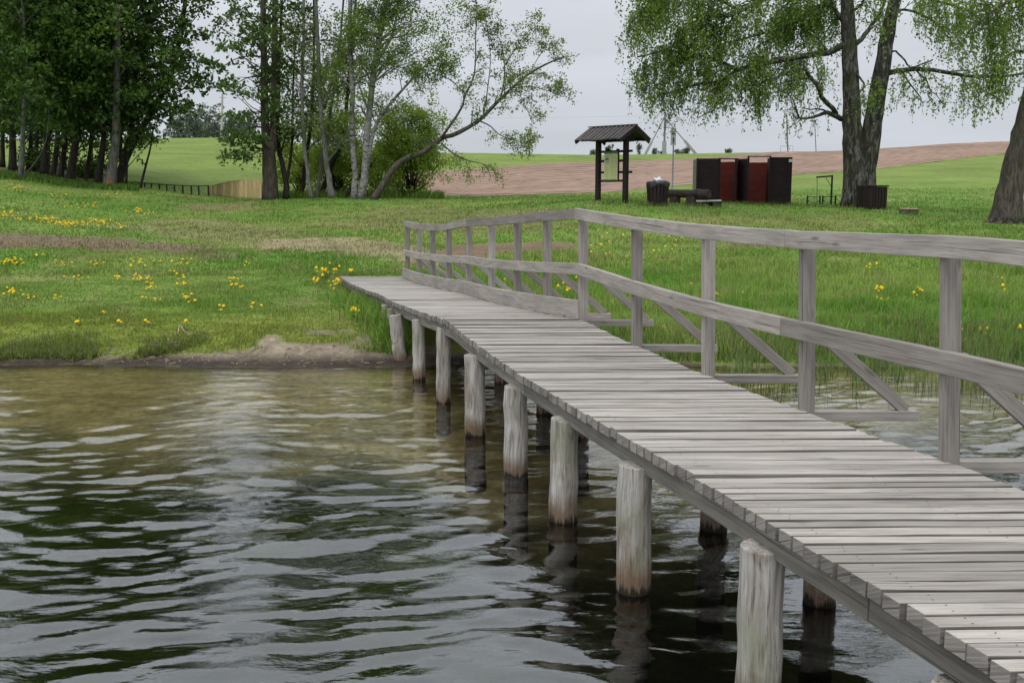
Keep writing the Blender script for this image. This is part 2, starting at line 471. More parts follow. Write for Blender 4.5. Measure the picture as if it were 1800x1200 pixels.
def water_mat():
    m, n, l, out = nodes_of("lake_water")
    tc = n.new("ShaderNodeTexCoord").outputs["Object"]
    n1 = noise(n, l, tc, 1.0, 3, 0.55, 0.5, (3.6, 8.0, 1))
    n2 = noise(n, l, tc, 1.0, 4, 0.6, 0.4, (13.0, 27.0, 1))
    n3 = noise(n, l, tc, 0.7, 3, 0.5, 0.5)
    md = n.new("ShaderNodeMath"); md.operation = 'MULTIPLY'
    l.new(n2, md.inputs[0]); l.new(rng_node(n, l, n3, 0.42, 0.62, 0.0, 0.38), md.inputs[1])
    ad = n.new("ShaderNodeMath"); ad.operation = 'ADD'
    l.new(n1, ad.inputs[0]); l.new(md.outputs[0], ad.inputs[1])
    nb = bump(n, l, ad.outputs[0], 0.5, 0.011)
    fr = n.new("ShaderNodeFresnel"); fr.inputs[0].default_value = 2.0
    l.new(nb, fr.inputs["Normal"])
    gl = n.new("ShaderNodeBsdfGlossy"); gl.inputs["Roughness"].default_value = 0.01
    gl.inputs[0].default_value = (1, 1, 1, 1)
    l.new(nb, gl.inputs["Normal"])
    tr = n.new("ShaderNodeBsdfTransparent"); tr.inputs[0].default_value = (0.80, 0.80, 0.66, 1)
    ms = n.new("ShaderNodeMixShader")
    l.new(fr.outputs[0], ms.inputs[0]); l.new(tr.outputs[0], ms.inputs[1]); l.new(gl.outputs[0], ms.inputs[2])
    l.new(ms.outputs[0], out.inputs[0])
    return m
M['water'] = water_mat()

# ------------------------------------------------------------------ object helpers
def link(o, parent=None):
    COL.objects.link(o)
    if parent is not None: o.parent = parent
    return o

def tag(o, label=None, cat=None, group=None, kind=None):
    for k, v in (("label", label), ("category", cat), ("group", group), ("kind", kind)):
        if v: o[k] = v
    return o

def empty(name, loc=(0, 0, 0)):
    o = bpy.data.objects.new(name, None)
    o.location = loc; o.empty_display_size = 0.2
    return link(o)

class MB:
    """collects shapes in world coordinates; build() makes ONE mesh object"""
    def __init__(s): s.v, s.f, s.uv, s.rnd, s.mi = [], [], [], [], []
    def add(s, vs, fs, uvs, rnd=None, mi=0):
        o = len(s.v); s.v += [tuple(map(float, p)) for p in vs]
        r = random.random() if rnd is None else rnd
        for f, u in zip(fs, uvs):
            s.f.append([o + i for i in f]); s.uv += [tuple(map(float, q)) for q in u]; s.rnd.append(r); s.mi.append(mi)
    def beam(s, p0, p1, w, h, up=(0, 0, 1), rnd=None, mi=0):
        """box from p0 to p1 (axis through its centre), w across, h along up"""
        s.sweep([p0, p1], w, h, up, rnd, mi)
    def sweep(s, pts, w, h, up=(0, 0, 1), rnd=None, mi=0):
        pts = [Vector(p) for p in pts]; up = Vector(up)
        n = len(pts); rings = []; L = [0.0]
        for i in range(1, n): L.append(L[-1] + (pts[i] - pts[i - 1]).length)
        for i, p in enumerate(pts):
            t = (pts[min(i + 1, n - 1)] - pts[max(i - 1, 0)]).normalized()
            a = t.cross(up).normalized(); b = a.cross(t).normalized()
            rings.append([p - a * w / 2 - b * h / 2, p + a * w / 2 - b * h / 2, p + a * w / 2 + b * h / 2, p - a * w / 2 + b * h / 2])
        vs = [q for r in rings for q in r]; fs, us = [], []
        ou, ov = random.random() * 40, random.random() * 40
        vv = [0, w, w + h, 2 * w + h, 2 * w + 2 * h]
        for i in range(n - 1):
            for k in range(4):
                k2 = (k + 1) % 4
                fs.append([i * 4 + k, i * 4 + k2, (i + 1) * 4 + k2, (i + 1) * 4 + k])
                us.append([(ou + L[i], ov + vv[k]), (ou + L[i], ov + vv[k + 1]), (ou + L[i + 1], ov + vv[k + 1]), (ou + L[i + 1], ov + vv[k])])
        for base, rev in ((0, True), ((n - 1) * 4, False)):
            idx = [base + k for k in range(4)]
            if rev: idx = idx[::-1]
            fs.append(idx); us.append([(ou, ov), (ou, ov + w), (ou + h * .3, ov + w), (ou + h * .3, ov)])
        s.add(vs, fs, us, rnd, mi)
    def box(s, c, sx, sy, sz, rz=0.0, rnd=None, mi=0):
        c = Vector(c); d = Vector((math.cos(rz), math.sin(rz), 0)) * (sx / 2)
        s.beam(c - d, c + d, sy, sz, rnd=rnd, mi=mi)
    def tube(s, pts, rad, sides=8, cap=True, rnd=None, mi=0, rough=0.0):
        pts = [Vector(p) for p in pts]; n = len(pts)
        if not hasattr(rad, "__len__"): rad = [rad] * n
        ref = Vector((0.13, 0.9, 0.31)); vs = []; L = 0
        Ls = []
        for i, p in enumerate(pts):
            if i: L += (p - pts[i - 1]).length
            Ls.append(L)
            t = (pts[min(i + 1, n - 1)] - pts[max(i - 1, 0)])
            t = t.normalized() if t.length > 1e-9 else Vector((0, 0, 1))
            a = t.cross(ref)
            if a.length < 1e-3: a = t.cross(Vector((1, 0, 0)))
            a.normalize(); b = t.cross(a)
            for k in range(sides):
                an = 2 * math.pi * k / sides
                r = rad[i] * (1 + rough * (random.random() - .5)) if rough else rad[i]
                vs.append(p + a * math.cos(an) * r + b * math.sin(an) * r)
        fs, us = [], []
        for i in range(n - 1):
            for k in range(sides):
                k2 = (k + 1) % sides
                fs.append([i * sides + k, i * sides + k2, (i + 1) * sides + k2, (i + 1) * sides + k])
                us.append([(Ls[i], k / sides), (Ls[i], (k + 1) / sides), (Ls[i + 1], (k + 1) / sides), (Ls[i + 1], k / sides)])
        if cap:
            fs.append(list(range(sides))[::-1]); us.append([(0, 0)] * sides)
            fs.append([(n - 1) * sides + k for k in range(sides)]); us.append([(0, 0)] * sides)
        s.add(vs, fs, us, rnd, mi)
    def poly(s, vs, mi=0):
        s.add(vs, [list(range(len(vs)))], [[(v[0], v[2]) for v in vs]], None, mi)
    def build(s, name, mats, parent=None, smooth=False, bevel=0.0):
        if not isinstance(mats, (list, tuple)): mats = [mats]
        me = bpy.data.meshes.new(name)
        org = Vector((0, 0, 0))
        if parent is not None: org = Vector(parent_world(parent))
        me.from_pydata([(p[0] - org.x, p[1] - org.y, p[2] - org.z) for p in s.v], [], s.f)
        ul = me.uv_layers.new(name="UVMap")
        ul.data.foreach_set("uv", np.array(s.uv, float).ravel())
        a = me.attributes.new("rnd", 'FLOAT', 'FACE'); a.data.foreach_set("value", np.array(s.rnd, float))
        for m in mats: me.materials.append(m)
        me.polygons.foreach_set("material_index", s.mi)
        if smooth: me.polygons.foreach_set("use_smooth", [True] * len(s.f))
        me.validate(); me.update()
        o = bpy.data.objects.new(name, me); link(o, parent)
        if bevel:
            b = o.modifiers.new("bevel", 'BEVEL'); b.width = bevel; b.segments = 2; b.limit_method = 'ANGLE'
        return o

def parent_world(p):
    v = Vector((0, 0, 0))
    while p is not None: v += p.location; p = p.parent
    return v

def np_mesh(name, verts, faces, mat, parent=None, cols=None, smooth=False):
    """verts (N,3), faces (M,k) all the same size"""
    verts = np.asarray(verts, float); faces = np.asarray(faces, np.int32)
    if parent is not None: verts = verts - np.array(parent_world(parent))
    me = bpy.data.meshes.new(name); k = faces.shape[1]
    me.vertices.add(len(verts)); me.vertices.foreach_set("co", verts.ravel())
    me.loops.add(faces.size); me.loops.foreach_set("vertex_index", faces.ravel())
    me.polygons.add(len(faces))
    me.polygons.foreach_set("loop_start", np.arange(0, faces.size, k, dtype=np.int32))
    me.polygons.foreach_set("loop_total", np.full(len(faces), k, np.int32))
    if smooth: me.polygons.foreach_set("use_smooth", np.ones(len(faces), bool))
    if cols is not None:
        ca = me.color_attributes.new("Col", 'FLOAT_COLOR', 'POINT')
        c4 = np.ones((len(verts), 4)); c4[:, :3] = cols
        ca.data.foreach_set("color", c4.ravel())
    me.materials.append(mat)
    me.update(calc_edges=True)
    return link(bpy.data.objects.new(name, me), parent)

# ------------------------------------------------------------------ what covers the ground
def strip(spec):
    """(px, y_top, y_bottom) -> world arrays x, far d, near d"""
    a = []
    for px, yt, yb in spec:
        f, n_ = hit(px, yt), hit(px, yb)
        a.append(((f[0] + n_[0]) / 2, f[1], n_[1]))
    a.sort()
    return np.array(a)

def in_strip(st, x, y, soft=0.5, fade=0.6):
    f = np.interp(x, st[:, 0], st[:, 1]); nn = np.interp(x, st[:, 0], st[:, 2])
    w = (fnoise(x * 1.1 + 3, y * 1.1, 5) - 0.5) * soft * 4.5
    e = np.minimum(f - y, y - nn) + w
    xe = np.minimum(x - st[0, 0], st[-1, 0] - x) + w
    return np.clip(e / soft + 0.3, 0, 1) * np.clip(xe / fade + 0.3, 0, 1)

S_DIRT_L = strip([(-300, 404, 430), (0, 410, 432), (60, 413, 437), (130, 417, 436), (250, 423, 441), (330, 431, 447), (385, 438, 449)])
S_SAND = strip([(470, 424, 434), (520, 418, 438), (600, 416, 443), (660, 424, 450), (720, 430, 460), (780, 438, 466)])
S_DIRT_R = strip([(740, 434, 464), (850, 428, 453), (950, 427, 446), (1050, 430, 439)])
S_PATH = strip([(240, 388, 402), (330, 385, 415), (400, 391, 425), (470, 405, 432), (540, 412, 436)])
S_DRY1 = strip([(540, 378, 392), (640, 366, 405), (760, 364, 415), (900, 366, 410), (1010, 372, 398)])
S_DRY2 = strip([(345, 357, 368), (400, 357, 371), (450, 360, 371)])
S_DRY3 = strip([(1180, 374, 396), (1300, 371, 404), (1420, 374, 408), (1560, 380, 396)])
S_DRY4 = strip([(1240, 424, 436), (1300, 421, 440), (1370, 428, 436)])
S_MOUND = strip([(-300, 290, 312), (0, 284, 306), (100, 300, 316), (200, 317, 330)])

def cover(x, y, z):
    """albedo and bareness (0 = full grass cover) at ground points"""
    n1 = fnoise(x * 0.35, y * 0.35, 4)[..., None]; n2 = fnoise(x * 1.7 + 40, y * 1.7, 4)[..., None]
    lush = np.array([0.104, 0.196, 0.029]); mid = np.array([0.166, 0.232, 0.050]); dry = np.array([0.25, 0.215, 0.10])
    t = np.clip((n1 - 0.36) * 3.0, 0, 1); c = lush * (1 - t) + mid * t
    t2 = np.clip((n2 - 0.57) * 3.0, 0, 0.35); c = c * (1 - t2) + dry * t2
    past = np.clip((y - 56) / 14, 0, 1)[..., None]
    c = c * (1 - past) + (np.array([0.155, 0.208, 0.048]) * (0.75 + 0.5 * n1)) * past
    # yellower moss towards the waterline on the left bank
    bank = (np.clip((16.2 - y) / 2.0, 0, 1) * np.clip((2 - x) / 2, 0, 1))[..., None]
    c = c * (1 - 0.7 * bank) + np.array([0.18, 0.20, 0.035]) * 0.7 * bank
    bare = np.zeros(np.shape(x))
    def lay(st, col, k=1.0, b=0.0, soft=0.5, fade=0.6):
        nonlocal c, bare
        mk = in_strip(st, x, y, soft, fade) * k
        c = c * (1 - mk[..., None]) + np.array(col) * mk[..., None]
        bare = np.maximum(bare, mk * b)
    lay(S_DRY1, (0.21, 0.18, 0.078), 0.55, 0.15, 1.2, 2)
    lay(S_DRY2, (0.22, 0.165, 0.09), 0.75, 0.6, 0.8)
    lay(S_DRY3, (0.20, 0.18, 0.075), 0.4, 0.12, 1.2, 2)
    lay(S_DRY4, (0.20, 0.17, 0.085), 0.7, 0.5, 0.8)
    lay(S_PATH, (0.22, 0.195, 0.09), 0.65, 0.3, 1.0, 1.5)
    lay(S_SAND, (0.31, 0.24, 0.155), 0.7, 0.6, 0.7)
    lay(S_DIRT_R, (0.185, 0.125, 0.085), 0.95, 1.0, 0.5)
    lay(S_DIRT_L, (0.165, 0.112, 0.08), 0.85, 0.62, 0.6)
    lay(S_MOUND, (0.06, 0.05, 0.028), 0.5, 0.5, 0.8, 2)
    # bare bank by the water, widest next to the landing
    wbank = np.interp(x, [-12, -7.5, -6, -5.0, -4.0, -3.0, -2.2, -1.4, -0.5, 2, 9], [0.10, 0.12, 0.25, 0.42, 0.65, 1.0, 1.1, 0.6, 0.4, 0.1, 0.1])
    ys = y - 12.6 - shore_shift(x)
    mk = np.clip((wbank * (0.1 + 1.8 * fnoise(x * 1.9 + 8, y * 2.4, 4)) - ys) / 0.2, 0, 1)
    soil = np.array([0.235, 0.19, 0.14]) * (0.45 + 1.1 * fnoise(x * 6, y * 6, 5)[..., None])
    c = c * (1 - mk[..., None]) + soil * mk[..., None]; bare = np.maximum(bare, mk)
    wet = np.clip((0.12 - z) / 0.08, 0, 1)[..., None] * np.clip(mk, 0, 1)[..., None]
    c = c * (1 - wet) + np.array([0.055, 0.043, 0.034]) * wet
    # the lake bed: pale sand in the shallows, dark weed farther out, painted darker in place of deep-water absorption
    u = x / np.maximum(y, 1)
    edge = np.interp(u, [-0.55, -0.3, -0.12, 0.0, 0.1, 0.3, 0.6], [10.2, 10.0, 9.5, 8.2, 7.8, 9.8, 11.0])
    deep = np.clip((edge + 2.2 * (fnoise(x * 0.8, y * 0.8 + 9, 4) - 0.5) - y) / 1.5 + 0.3, 0, 1)[..., None]
    sand = np.array([0.68, 0.59, 0.40]) * (0.75 + 0.5 * fnoise(x * 2.2, y * 4, 4)[..., None])
    weed = np.array([0.055, 0.076, 0.020]) * (0.4 + 1.4 * np.clip(fnoise(x * 1.6, y * 2.0 + 50, 4)[..., None] - 0.2, 0, 1))
    bed = sand * (1 - deep) + weed * deep
    s = np.clip((0.0 - z) / 0.05, 0, 1)[..., None]
    c = c * (1 - s) + bed * s
    bare = np.maximum(bare, np.clip((0.03 - z) / 0.03, 0, 1))
    return c, bare

def grid_faces(nx, ny):
    i = np.arange(nx * ny).reshape(ny, nx)
    return np.stack([i[:-1, :-1], i[:-1, 1:], i[1:, 1:], i[1:, :-1]], -1).reshape(-1, 4)

_xs = np.concatenate([-np.geomspace(2200, 26, 26), np.linspace(-25, 25, 420), np.geomspace(26, 2200, 26)])
_ys = np.concatenate([-np.geomspace(80, 1, 10), np.linspace(0, 11.5, 70), np.linspace(11.6, 21, 170), np.linspace(21.2, 60, 170), np.geomspace(60.6, 3400, 110)])
GX, GY = np.meshgrid(_xs, _ys)
GZ = terrain(GX, GY)
GC, _b = cover(GX.ravel(), GY.ravel(), GZ.ravel())
g_ob = np_mesh("ground", np.stack([GX.ravel(), GY.ravel(), GZ.ravel()], -1), grid_faces(len(_xs), len(_ys)), M['ground'], cols=GC, smooth=True)
tag(g_ob, kind="structure", label="grassy lakeside ground rising to green pasture and bare patches", cat="ground")

# the ploughed field: a furrowed sheet over the slope
_flo = [(705, 312), (720, 322), (735, 330), (779, 342), (818, 346.5), (950, 342), (1040, 339), (1105, 336), (1150, 330), (1216, 324), (1390, 308), (1540, 297), (1790, 267), (2150, 228)]
_fup = [(705, 310), (776, 301), (872, 295), (950, 288), (1040, 285), (1105, 284), (1216, 280), (1308, 272.5), (1352, 268), (1480, 262), (1540, 258), (1790, 240), (2150, 205)]
FNU, FNV, FROWS = 240, 460, 23
_fp = np.linspace(705, 2150, FNU)
_fl = np.interp(_fp, *zip(*_flo)); _fu = np.interp(_fp, *zip(*_fup))
_lo = np.array([hit(p, y) for p, y in zip(_fp, _fl)]); _up = np.array([hit(p, y) for p, y in zip(_fp, _fu)])
_up[:, 1] = np.where(np.isfinite(_up[:, 1]), np.minimum(_up[:, 1], 166), 160)
for arr in (_lo, _up):
    arr[:, 1] = np.convolve(np.pad(arr[:, 1], 4, mode='edge'), np.ones(9) / 9, 'valid')
_v = np.linspace(0, 1, FNV)[:, None]
_uu = ((_fp - 900) / FPX * 0.989)[None, :]
FY = _lo[None, :, 1] * (1 - _v) + _up[None, :, 1] * _v
FX = _uu * FY
_wv = (1 / _lo[None, :, 1] - 1 / FY) / (1 / _lo[None, :, 1] - 1 / _up[None, :, 1])
_ph = (0.35 * _v + 0.65 * _wv) * FROWS + 0.25 * (fnoise(FX * 0.05, FY * 0.05, 3) - 0.5) * 2
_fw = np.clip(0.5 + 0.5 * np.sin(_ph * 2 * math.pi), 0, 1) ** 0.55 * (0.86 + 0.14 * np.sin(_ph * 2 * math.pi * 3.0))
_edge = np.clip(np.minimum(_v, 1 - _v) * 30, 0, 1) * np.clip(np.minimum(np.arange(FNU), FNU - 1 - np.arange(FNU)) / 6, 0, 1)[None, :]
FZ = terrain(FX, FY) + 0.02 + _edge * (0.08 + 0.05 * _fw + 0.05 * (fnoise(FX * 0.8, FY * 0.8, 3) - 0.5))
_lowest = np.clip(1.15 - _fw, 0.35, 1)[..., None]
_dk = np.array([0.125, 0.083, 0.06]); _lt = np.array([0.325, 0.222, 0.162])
FC = _dk * (1 - _fw[..., None]) + _lt * _fw[..., None]  # darker troughs: damp soil tone plus furrow shading painted into the colour
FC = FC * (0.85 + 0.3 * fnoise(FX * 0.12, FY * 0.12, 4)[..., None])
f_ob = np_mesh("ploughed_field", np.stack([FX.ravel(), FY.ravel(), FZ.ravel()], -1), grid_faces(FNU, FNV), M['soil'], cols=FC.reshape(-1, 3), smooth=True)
tag(f_ob, kind="structure", label="brown ploughed field with furrows on the slope", cat="field")

# ------------------------------------------------------------------ the lake
_wx = np.concatenate([-np.geomspace(400, 11.2, 24), np.linspace(-11, 9, 380), np.geomspace(9.2, 400, 24)])
_wy = np.concatenate([-np.geomspace(200, 0.6, 14), np.linspace(0.2, 1.8, 20), np.linspace(1.83, 13.6, 520)])
WX, WY = np.meshgrid(_wx, _wy)
wr = np.random.default_rng(5)
WZ = np.zeros_like(WX)
wq = WX + 0.35 * (fnoise(WX * 0.5, WY * 0.5, 2) - 0.5) * 2
wp = WY + 0.45 * (fnoise(WX * 0.45 + 7, WY * 0.45, 3) - 0.5) * 2
for lam, amp, ang in [(1.3, .0060, -10), (0.95, .0052, 16), (0.78, .0050, 25), (0.62, .0050, 6), (0.53, .0046, 30), (0.46, .0042, -4), (0.39, .0040, 20), (0.33, .0038, -16), (0.29, .0038, 34), (0.25, .0034, 8), (0.21, .0030, -24), (0.18, .0024, 22), (0.155, .0019, 0), (0.14, .0015, 40)]:
    a = math.radians(ang); k = 2 * math.pi / lam
    grp = 2.1 * np.clip(fnoise(WX * (0.35 + .18 / lam) + lam * 31, WY * (0.6 + .3 / lam) + lam * 17, 2) - .08, 0, 1)
    WZ += amp * grp * np.sin(k * (-math.sin(a) * wq + math.cos(a) * wp) + wr.random() * 6.28)
WZ += 0.008 * (fnoise(WX * 2.6, WY * 4.2, 3) - 0.5)
_calm = np.clip((13.2 - WY) / 3.2, 0.16, 1) * np.clip((WY + 3) / 3, 0, 1) * np.clip((14 - np.abs(WX)) / 3, 0, 1)
WZ = WZ * _calm * 0.60
w_ob = np_mesh("water", np.stack([WX.ravel(), WY.ravel(), WZ.ravel()], -1), grid_faces(len(_wx), len(_wy)), M['water'], smooth=True)
tag(w_ob, kind="structure", label="rippled lake water, clear and sandy near the bank", cat="water")

# ------------------------------------------------------------------ the boardwalk
_posts = [(1640, 810, 412), (1395, 722, 405), (1242, 658, 394), (1120, 605, 380), (1021, 561, 366), (946, 549.5, 372), (887, 539, 378), (845, 528.5, 382),
          (812, 516, 385), (781, 510, 393), (754, 503, 394), (731, 496.5, 392), (710.7, 489, 388)]
_pd = [4.85, 6.08, 7.35, 8.65, 9.97, 11.1, 12.25, 13.45, 14.75, 16.1, 17.4, 18.65, 19.9]
PB = [at(p, b, d) for (p, b, t), d in zip(_posts, _pd)]
PT = [at(p, t, d) for (p, b, t), d in zip(_posts, _pd)]
_k = PB[0] - PB[1]
PB = [PB[0] + _k * 2, PB[0] + _k] + PB; PT = [PT[0] + _k * 2, PT[0] + _k] + PT
for p, t in zip(PB[:2], PT[:2]): p[2] = PB[2][2]; t[2] = PT[2][2] - .01
PB = np.array(PB); PT = np.array(PT)
_d = PB[:, 1]
def deck_z(d): return np.interp(d, _d, PB[:, 2])
_pf = np.polyfit(_d, PB[:, 0], 2)
def deck_r(d): return np.polyval(_pf, d) + 0.05
_le = []
for px, py in [(1778, 1173), (1493, 1003), (1247, 856.5), (1151, 799), (1071, 752), (1008, 713), (929, 664), (887, 636), (847, 608), (807, 581), (767, 560), (729, 545), (700, 531), (647, 510.7)]:
    q = min(np.linspace(2, 20, 3601), key=lambda v: abs(float(deck_z(v)) - EYE - v * float(gs(py)))); _le.append((q, at(px, py, q)[0]))
_le = np.array(sorted(_le)); _lf = np.polyfit(_le[:, 0], _le[:, 1], 3)
def deck_l(d):
    d = np.asarray(d, float); a, b = 2.7, 15.0
    sa, sb = np.polyval(np.polyder(_lf), a), -0.27
    return np.where(d < a, np.polyval(_lf, a) + sa * (d - a), np.where(d > b, np.polyval(_lf, b) + sb * (d - b), np.polyval(_lf, d)))
print("left edge residual", np.abs(np.polyval(_lf, _le[:, 0]) - _le[:, 1]).max(), [round(float(deck_r(v) - deck_l(v)), 2) for v in (2, 4, 6, 8, 10, 12, 14, 16, 18, 20)])

bw = empty("boardwalk", (float(PB[8, 0]), float(PB[8, 1]), 0.0))
tag(bw, "long weathered grey plank boardwalk on log pilings with a two rail railing on its right", "boardwalk")

mb = MB(); d = 1.15
while d < 20.35:
    pw = 0.090 + random.uniform(-0.007, 0.010)
    hw = (pw - random.choice([.010, .012, .014, .016, .020, .024])) / 2
    zj = random.gauss(0, 0.0028); tl = random.gauss(0, 0.0022)
    jl, jr = random.gauss(0, 0.0035), random.gauss(0, 0.004); vs = []; NR = 6
    for s_ in np.linspace(0, 1, NR):
        bow = random.gauss(0, .0010); zb = random.gauss(0, .0009)
        yc = d + .03 * s_ + bow; zc = float(deck_z(d)) - 0.029 + zj + tl * (s_ - .5) * 2 + zb
        for sy, sz in ((-1, -1), (1, -1), (1, 1), (-1, 1)):
            y_ = yc + sy * hw; x_ = (float(deck_l(y_)) + jl) * (1 - s_) + (float(deck_r(y_)) + jr) * s_
            vs.append((x_, y_, zc + sz * .029))
    ou, ov = random.random() * 40, random.random() * 40; fs, us = [], []; w = hw * 2; vv = [0, w, w + .058, 2 * w + .058, 2 * w + .116]
    for i in range(NR - 1):
        u0, u1 = ou + i * .26, ou + (i + 1) * .26
        for k in range(4):
            fs.append([i * 4 + k, (i + 1) * 4 + k, (i + 1) * 4 + (k + 1) % 4, i * 4 + (k + 1) % 4])
            us.append([(u0, ov + vv[k]), (u1, ov + vv[k]), (u1, ov + vv[k + 1]), (u0, ov + vv[k + 1])])
    fs.append([0, 1, 2, 3]); us.append([(ou, ov), (ou + .03, ov + .02), (ou + .05, ov + .05), (ou, ov + .03)])
    b4 = (NR - 1) * 4; fs.append([b4 + 3, b4 + 2, b4 + 1, b4]); us.append([(ou, ov), (ou + .03, ov + .02), (ou + .05, ov + .05), (ou, ov + .03)])
    rn = random.random(); top_i = [k for k in range(len(fs)) if k < 4 * (NR - 1) and k % 4 == 2]
    oth = [k for k in range(len(fs)) if k not in top_i]
    mb.add(vs, [fs[k] for k in top_i], [us[k] for k in top_i], rn, 0)
    o0 = len(mb.v) - len(vs)
    for k in oth:
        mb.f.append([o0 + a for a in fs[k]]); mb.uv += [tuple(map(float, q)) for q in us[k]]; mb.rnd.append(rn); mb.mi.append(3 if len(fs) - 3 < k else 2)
    for off in (.09, .62, .95):
        for sy in (-.24, .24):
            if random.random() < .8:
                xn = float(deck_l(d)) + off * (float(deck_r(d) - deck_l(d)) - .06) + random.gauss(0, .006); yn = d + .03 * off + sy * hw * 2 + random.gauss(0, .003)
                ft = (xn - float(deck_l(d))) / float(deck_r(d) - deck_l(d)); zn = float(deck_z(d)) + zj + tl * (ft - .5) * 2 + .0022
                mb.add([(xn + .0034 * math.cos(a), yn + .0034 * math.sin(a), zn) for a in np.linspace(0, 5.5, 6)], [[0, 1, 2, 3, 4, 5]], [[(0, 0)] * 6], .5, 1)
    d += pw
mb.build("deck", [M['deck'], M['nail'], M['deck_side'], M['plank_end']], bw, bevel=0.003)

def along(d0, d1, fx, dz, n=24):
    return [(float(fx(q)), float(q), float(deck_z(q)) + dz) for q in np.linspace(d0, d1, n)]
for fx in (lambda q: deck_l(q) + 0.07, lambda q: deck_r(q) - 0.45, lambda q: deck_r(q) - 0.08):
    cuts = [1.2, 3.35, 7.4, 12.9, 17.2, 20.3]
    for a, b in zip(cuts[:-1], cuts[1:]):
        mb = MB(); mb.sweep(along(a + .003, b - .003, fx, -0.058 - 0.056, 10), 0.055, 0.108)
        mb.build("stringer", M['beam'], bw, bevel=0.004)

# pilings: left row follows the left edge, right row stands inside
random.seed(21)
_left = []
for px, r in ((1332, .092), (1116, .094), (990, .093), (907, .091), (834, .092), (778, .073), (737, .072), (708, .085), (681, .080)):
    q = min(np.linspace(3.2, 16, 2600), key=lambda v: abs(x_at(px, v, .3) - float(deck_l(v)) - .035)); _left.append((q, r, px))
print("pilings at", [round(float(v[0]), 2) for v in _left])
def piling(x, y, r, top, lean=(0, 0), btm=None, sides=18):
    mb = MB(); pts, rr = [], []
    b = float(terrain(x, y)) - 0.4 if btm is None else btm
    for t in np.linspace(0, 1, 14):
        z = b + (top - b) * t
        pts.append((x + lean[0] * t + random.gauss(0, .003), y + lean[1] * t + random.gauss(0, .003), z))
        rr.append(r * (1.07 - .07 * t) * (1 + random.gauss(0, .012)))
    mb.tube(pts, rr, sides, True, rough=0.03)
    return mb.build("piling", M['piling'], bw, smooth=False, bevel=0.006)
for q, r, px in _left:
    top = float(deck_z(q)) - 0.058 - 0.05 - (.03 if r > .08 else 0)
    piling(float(deck_l(q)) + .035, q, r, top, ((-0.09, 0) if px == 708 else (random.gauss(0, .010), 0)))
piling(1.39, 2.93, 0.09, 0.655)
for q in (14.6, 16.2, 17.8):
    piling(float(deck_l(q)) + .1, q, .07, float(deck_z(q)) - .12)
for q in (3.9, 5.1, 6.3, 7.5, 8.75, 9.75, 11.3, 12.6, 14.0):
    piling(float(deck_r(q)) - 0.42, q + .05, 0.085, float(deck_z(q)) - 0.12, (random.gauss(0, .015), 0), sides=14)
# extra sawn support next to the landing
piling(float(deck_l(13.6)) + .02, 13.6, 0.06, float(deck_z(13.6)) - .12)

# railing
random.seed(4)
tdir = (PB[-1] - PB[2]); tdir = Vector((tdir[0], tdir[1], 0)).normalized()
side = Vector((tdir.y, -tdir.x, 0))           # away from the deck
lean_up = Vector((0, 0, 1))
for i in range(len(PB)):
    p = Vector(PB[i]); t = Vector(PT[i])
    mb = MB(); c = Vector((float(deck_r(p.y)), p.y, p.z)) + side * 0.03
    if i <= 1: c = p + side * 0.08
    top = Vector((c.x + (t.x - p.x), c.y, t.z - 0.012))
    mb.sweep([c - Vector((0, 0, .16)), top], 0.052, 0.088, side)
    mb.build("post", M['rail'], bw, bevel=0.004)
    # outrigger and brace
    oz = float(deck_z(p.y)) - 0.045
    o0 = Vector((c.x + 0.03, p.y + .075, oz)); o1 = o0 + Vector((0.68, 0.03, -0.005))
    mb = MB(); mb.sweep([o0, o1], 0.07, 0.062); mb.build("outrigger", M['rail'], bw, bevel=0.004)
    mb = MB(); mb.sweep([c + Vector((0.045, 0.07, 0.50)), o1 + Vector((-0.07, 0.0, 0.036))], 0.048, 0.075)
    mb.build("brace", M['rail'], bw, bevel=0.004)

def railpts(h, off):
    out = []
    for i in range(len(PB)):
        p = Vector((float(deck_r(PB[i][1])), PB[i][1], PB[i][2])) + side * 0.03
        if i <= 1: p = Vector(PB[i]) + side * 0.08
        z = PT[i][2] - 0.055 if h == 'top' else PB[i][2] + 0.5
        tx = (PT[i][0] - PB[i][0]) * (1 if h == 'top' else .5)
        q = p - side * off; out.append(Vector((q.x + tx, q.y, z)))
    return out
def rails(h, name, cuts):
    P = railpts(h, 0.052); P = P + [P[-1] + tdir * .12]
    dd = np.array([v.y for v in P])
    def pt(q): return Vector(tuple(float(np.interp(q, dd, [v[k] for v in P])) for k in range(3)))
    for a, b in zip(cuts[:-1], cuts[1:]):
        qs = sorted(set([a + .002, b - .002] + [v for v in dd if a < v < b] + list(np.linspace(a + .002, b - .002, 8))))
        mb = MB(); mb.sweep([pt(q) + Vector((0, 0, random.gauss(0, .0015))) for q in qs], 0.05, 0.105 if h == 'top' else 0.112)
        mb.build(name, M['rail'], bw, bevel=0.004)
rails('top', "handrail", [_d[0] + .01, 6.2, 10.0, 14.6, 20.0])
rails('mid', "midrail", [_d[0] + .01, 6.25, 11.3, 16.2, 20.0])
def kick(a, b):
    pts = []
    for q in np.linspace(a, b, 12):
        pts.append((float(deck_r(q)) - 0.035, q, float(deck_z(q)) + 0.098))
    mb = MB(); mb.sweep(pts, 0.042, 0.185); mb.build("kickboard", M['deck'], bw, bevel=0.004)
kick(9.96, 13.83); kick(13.84, 20.05)

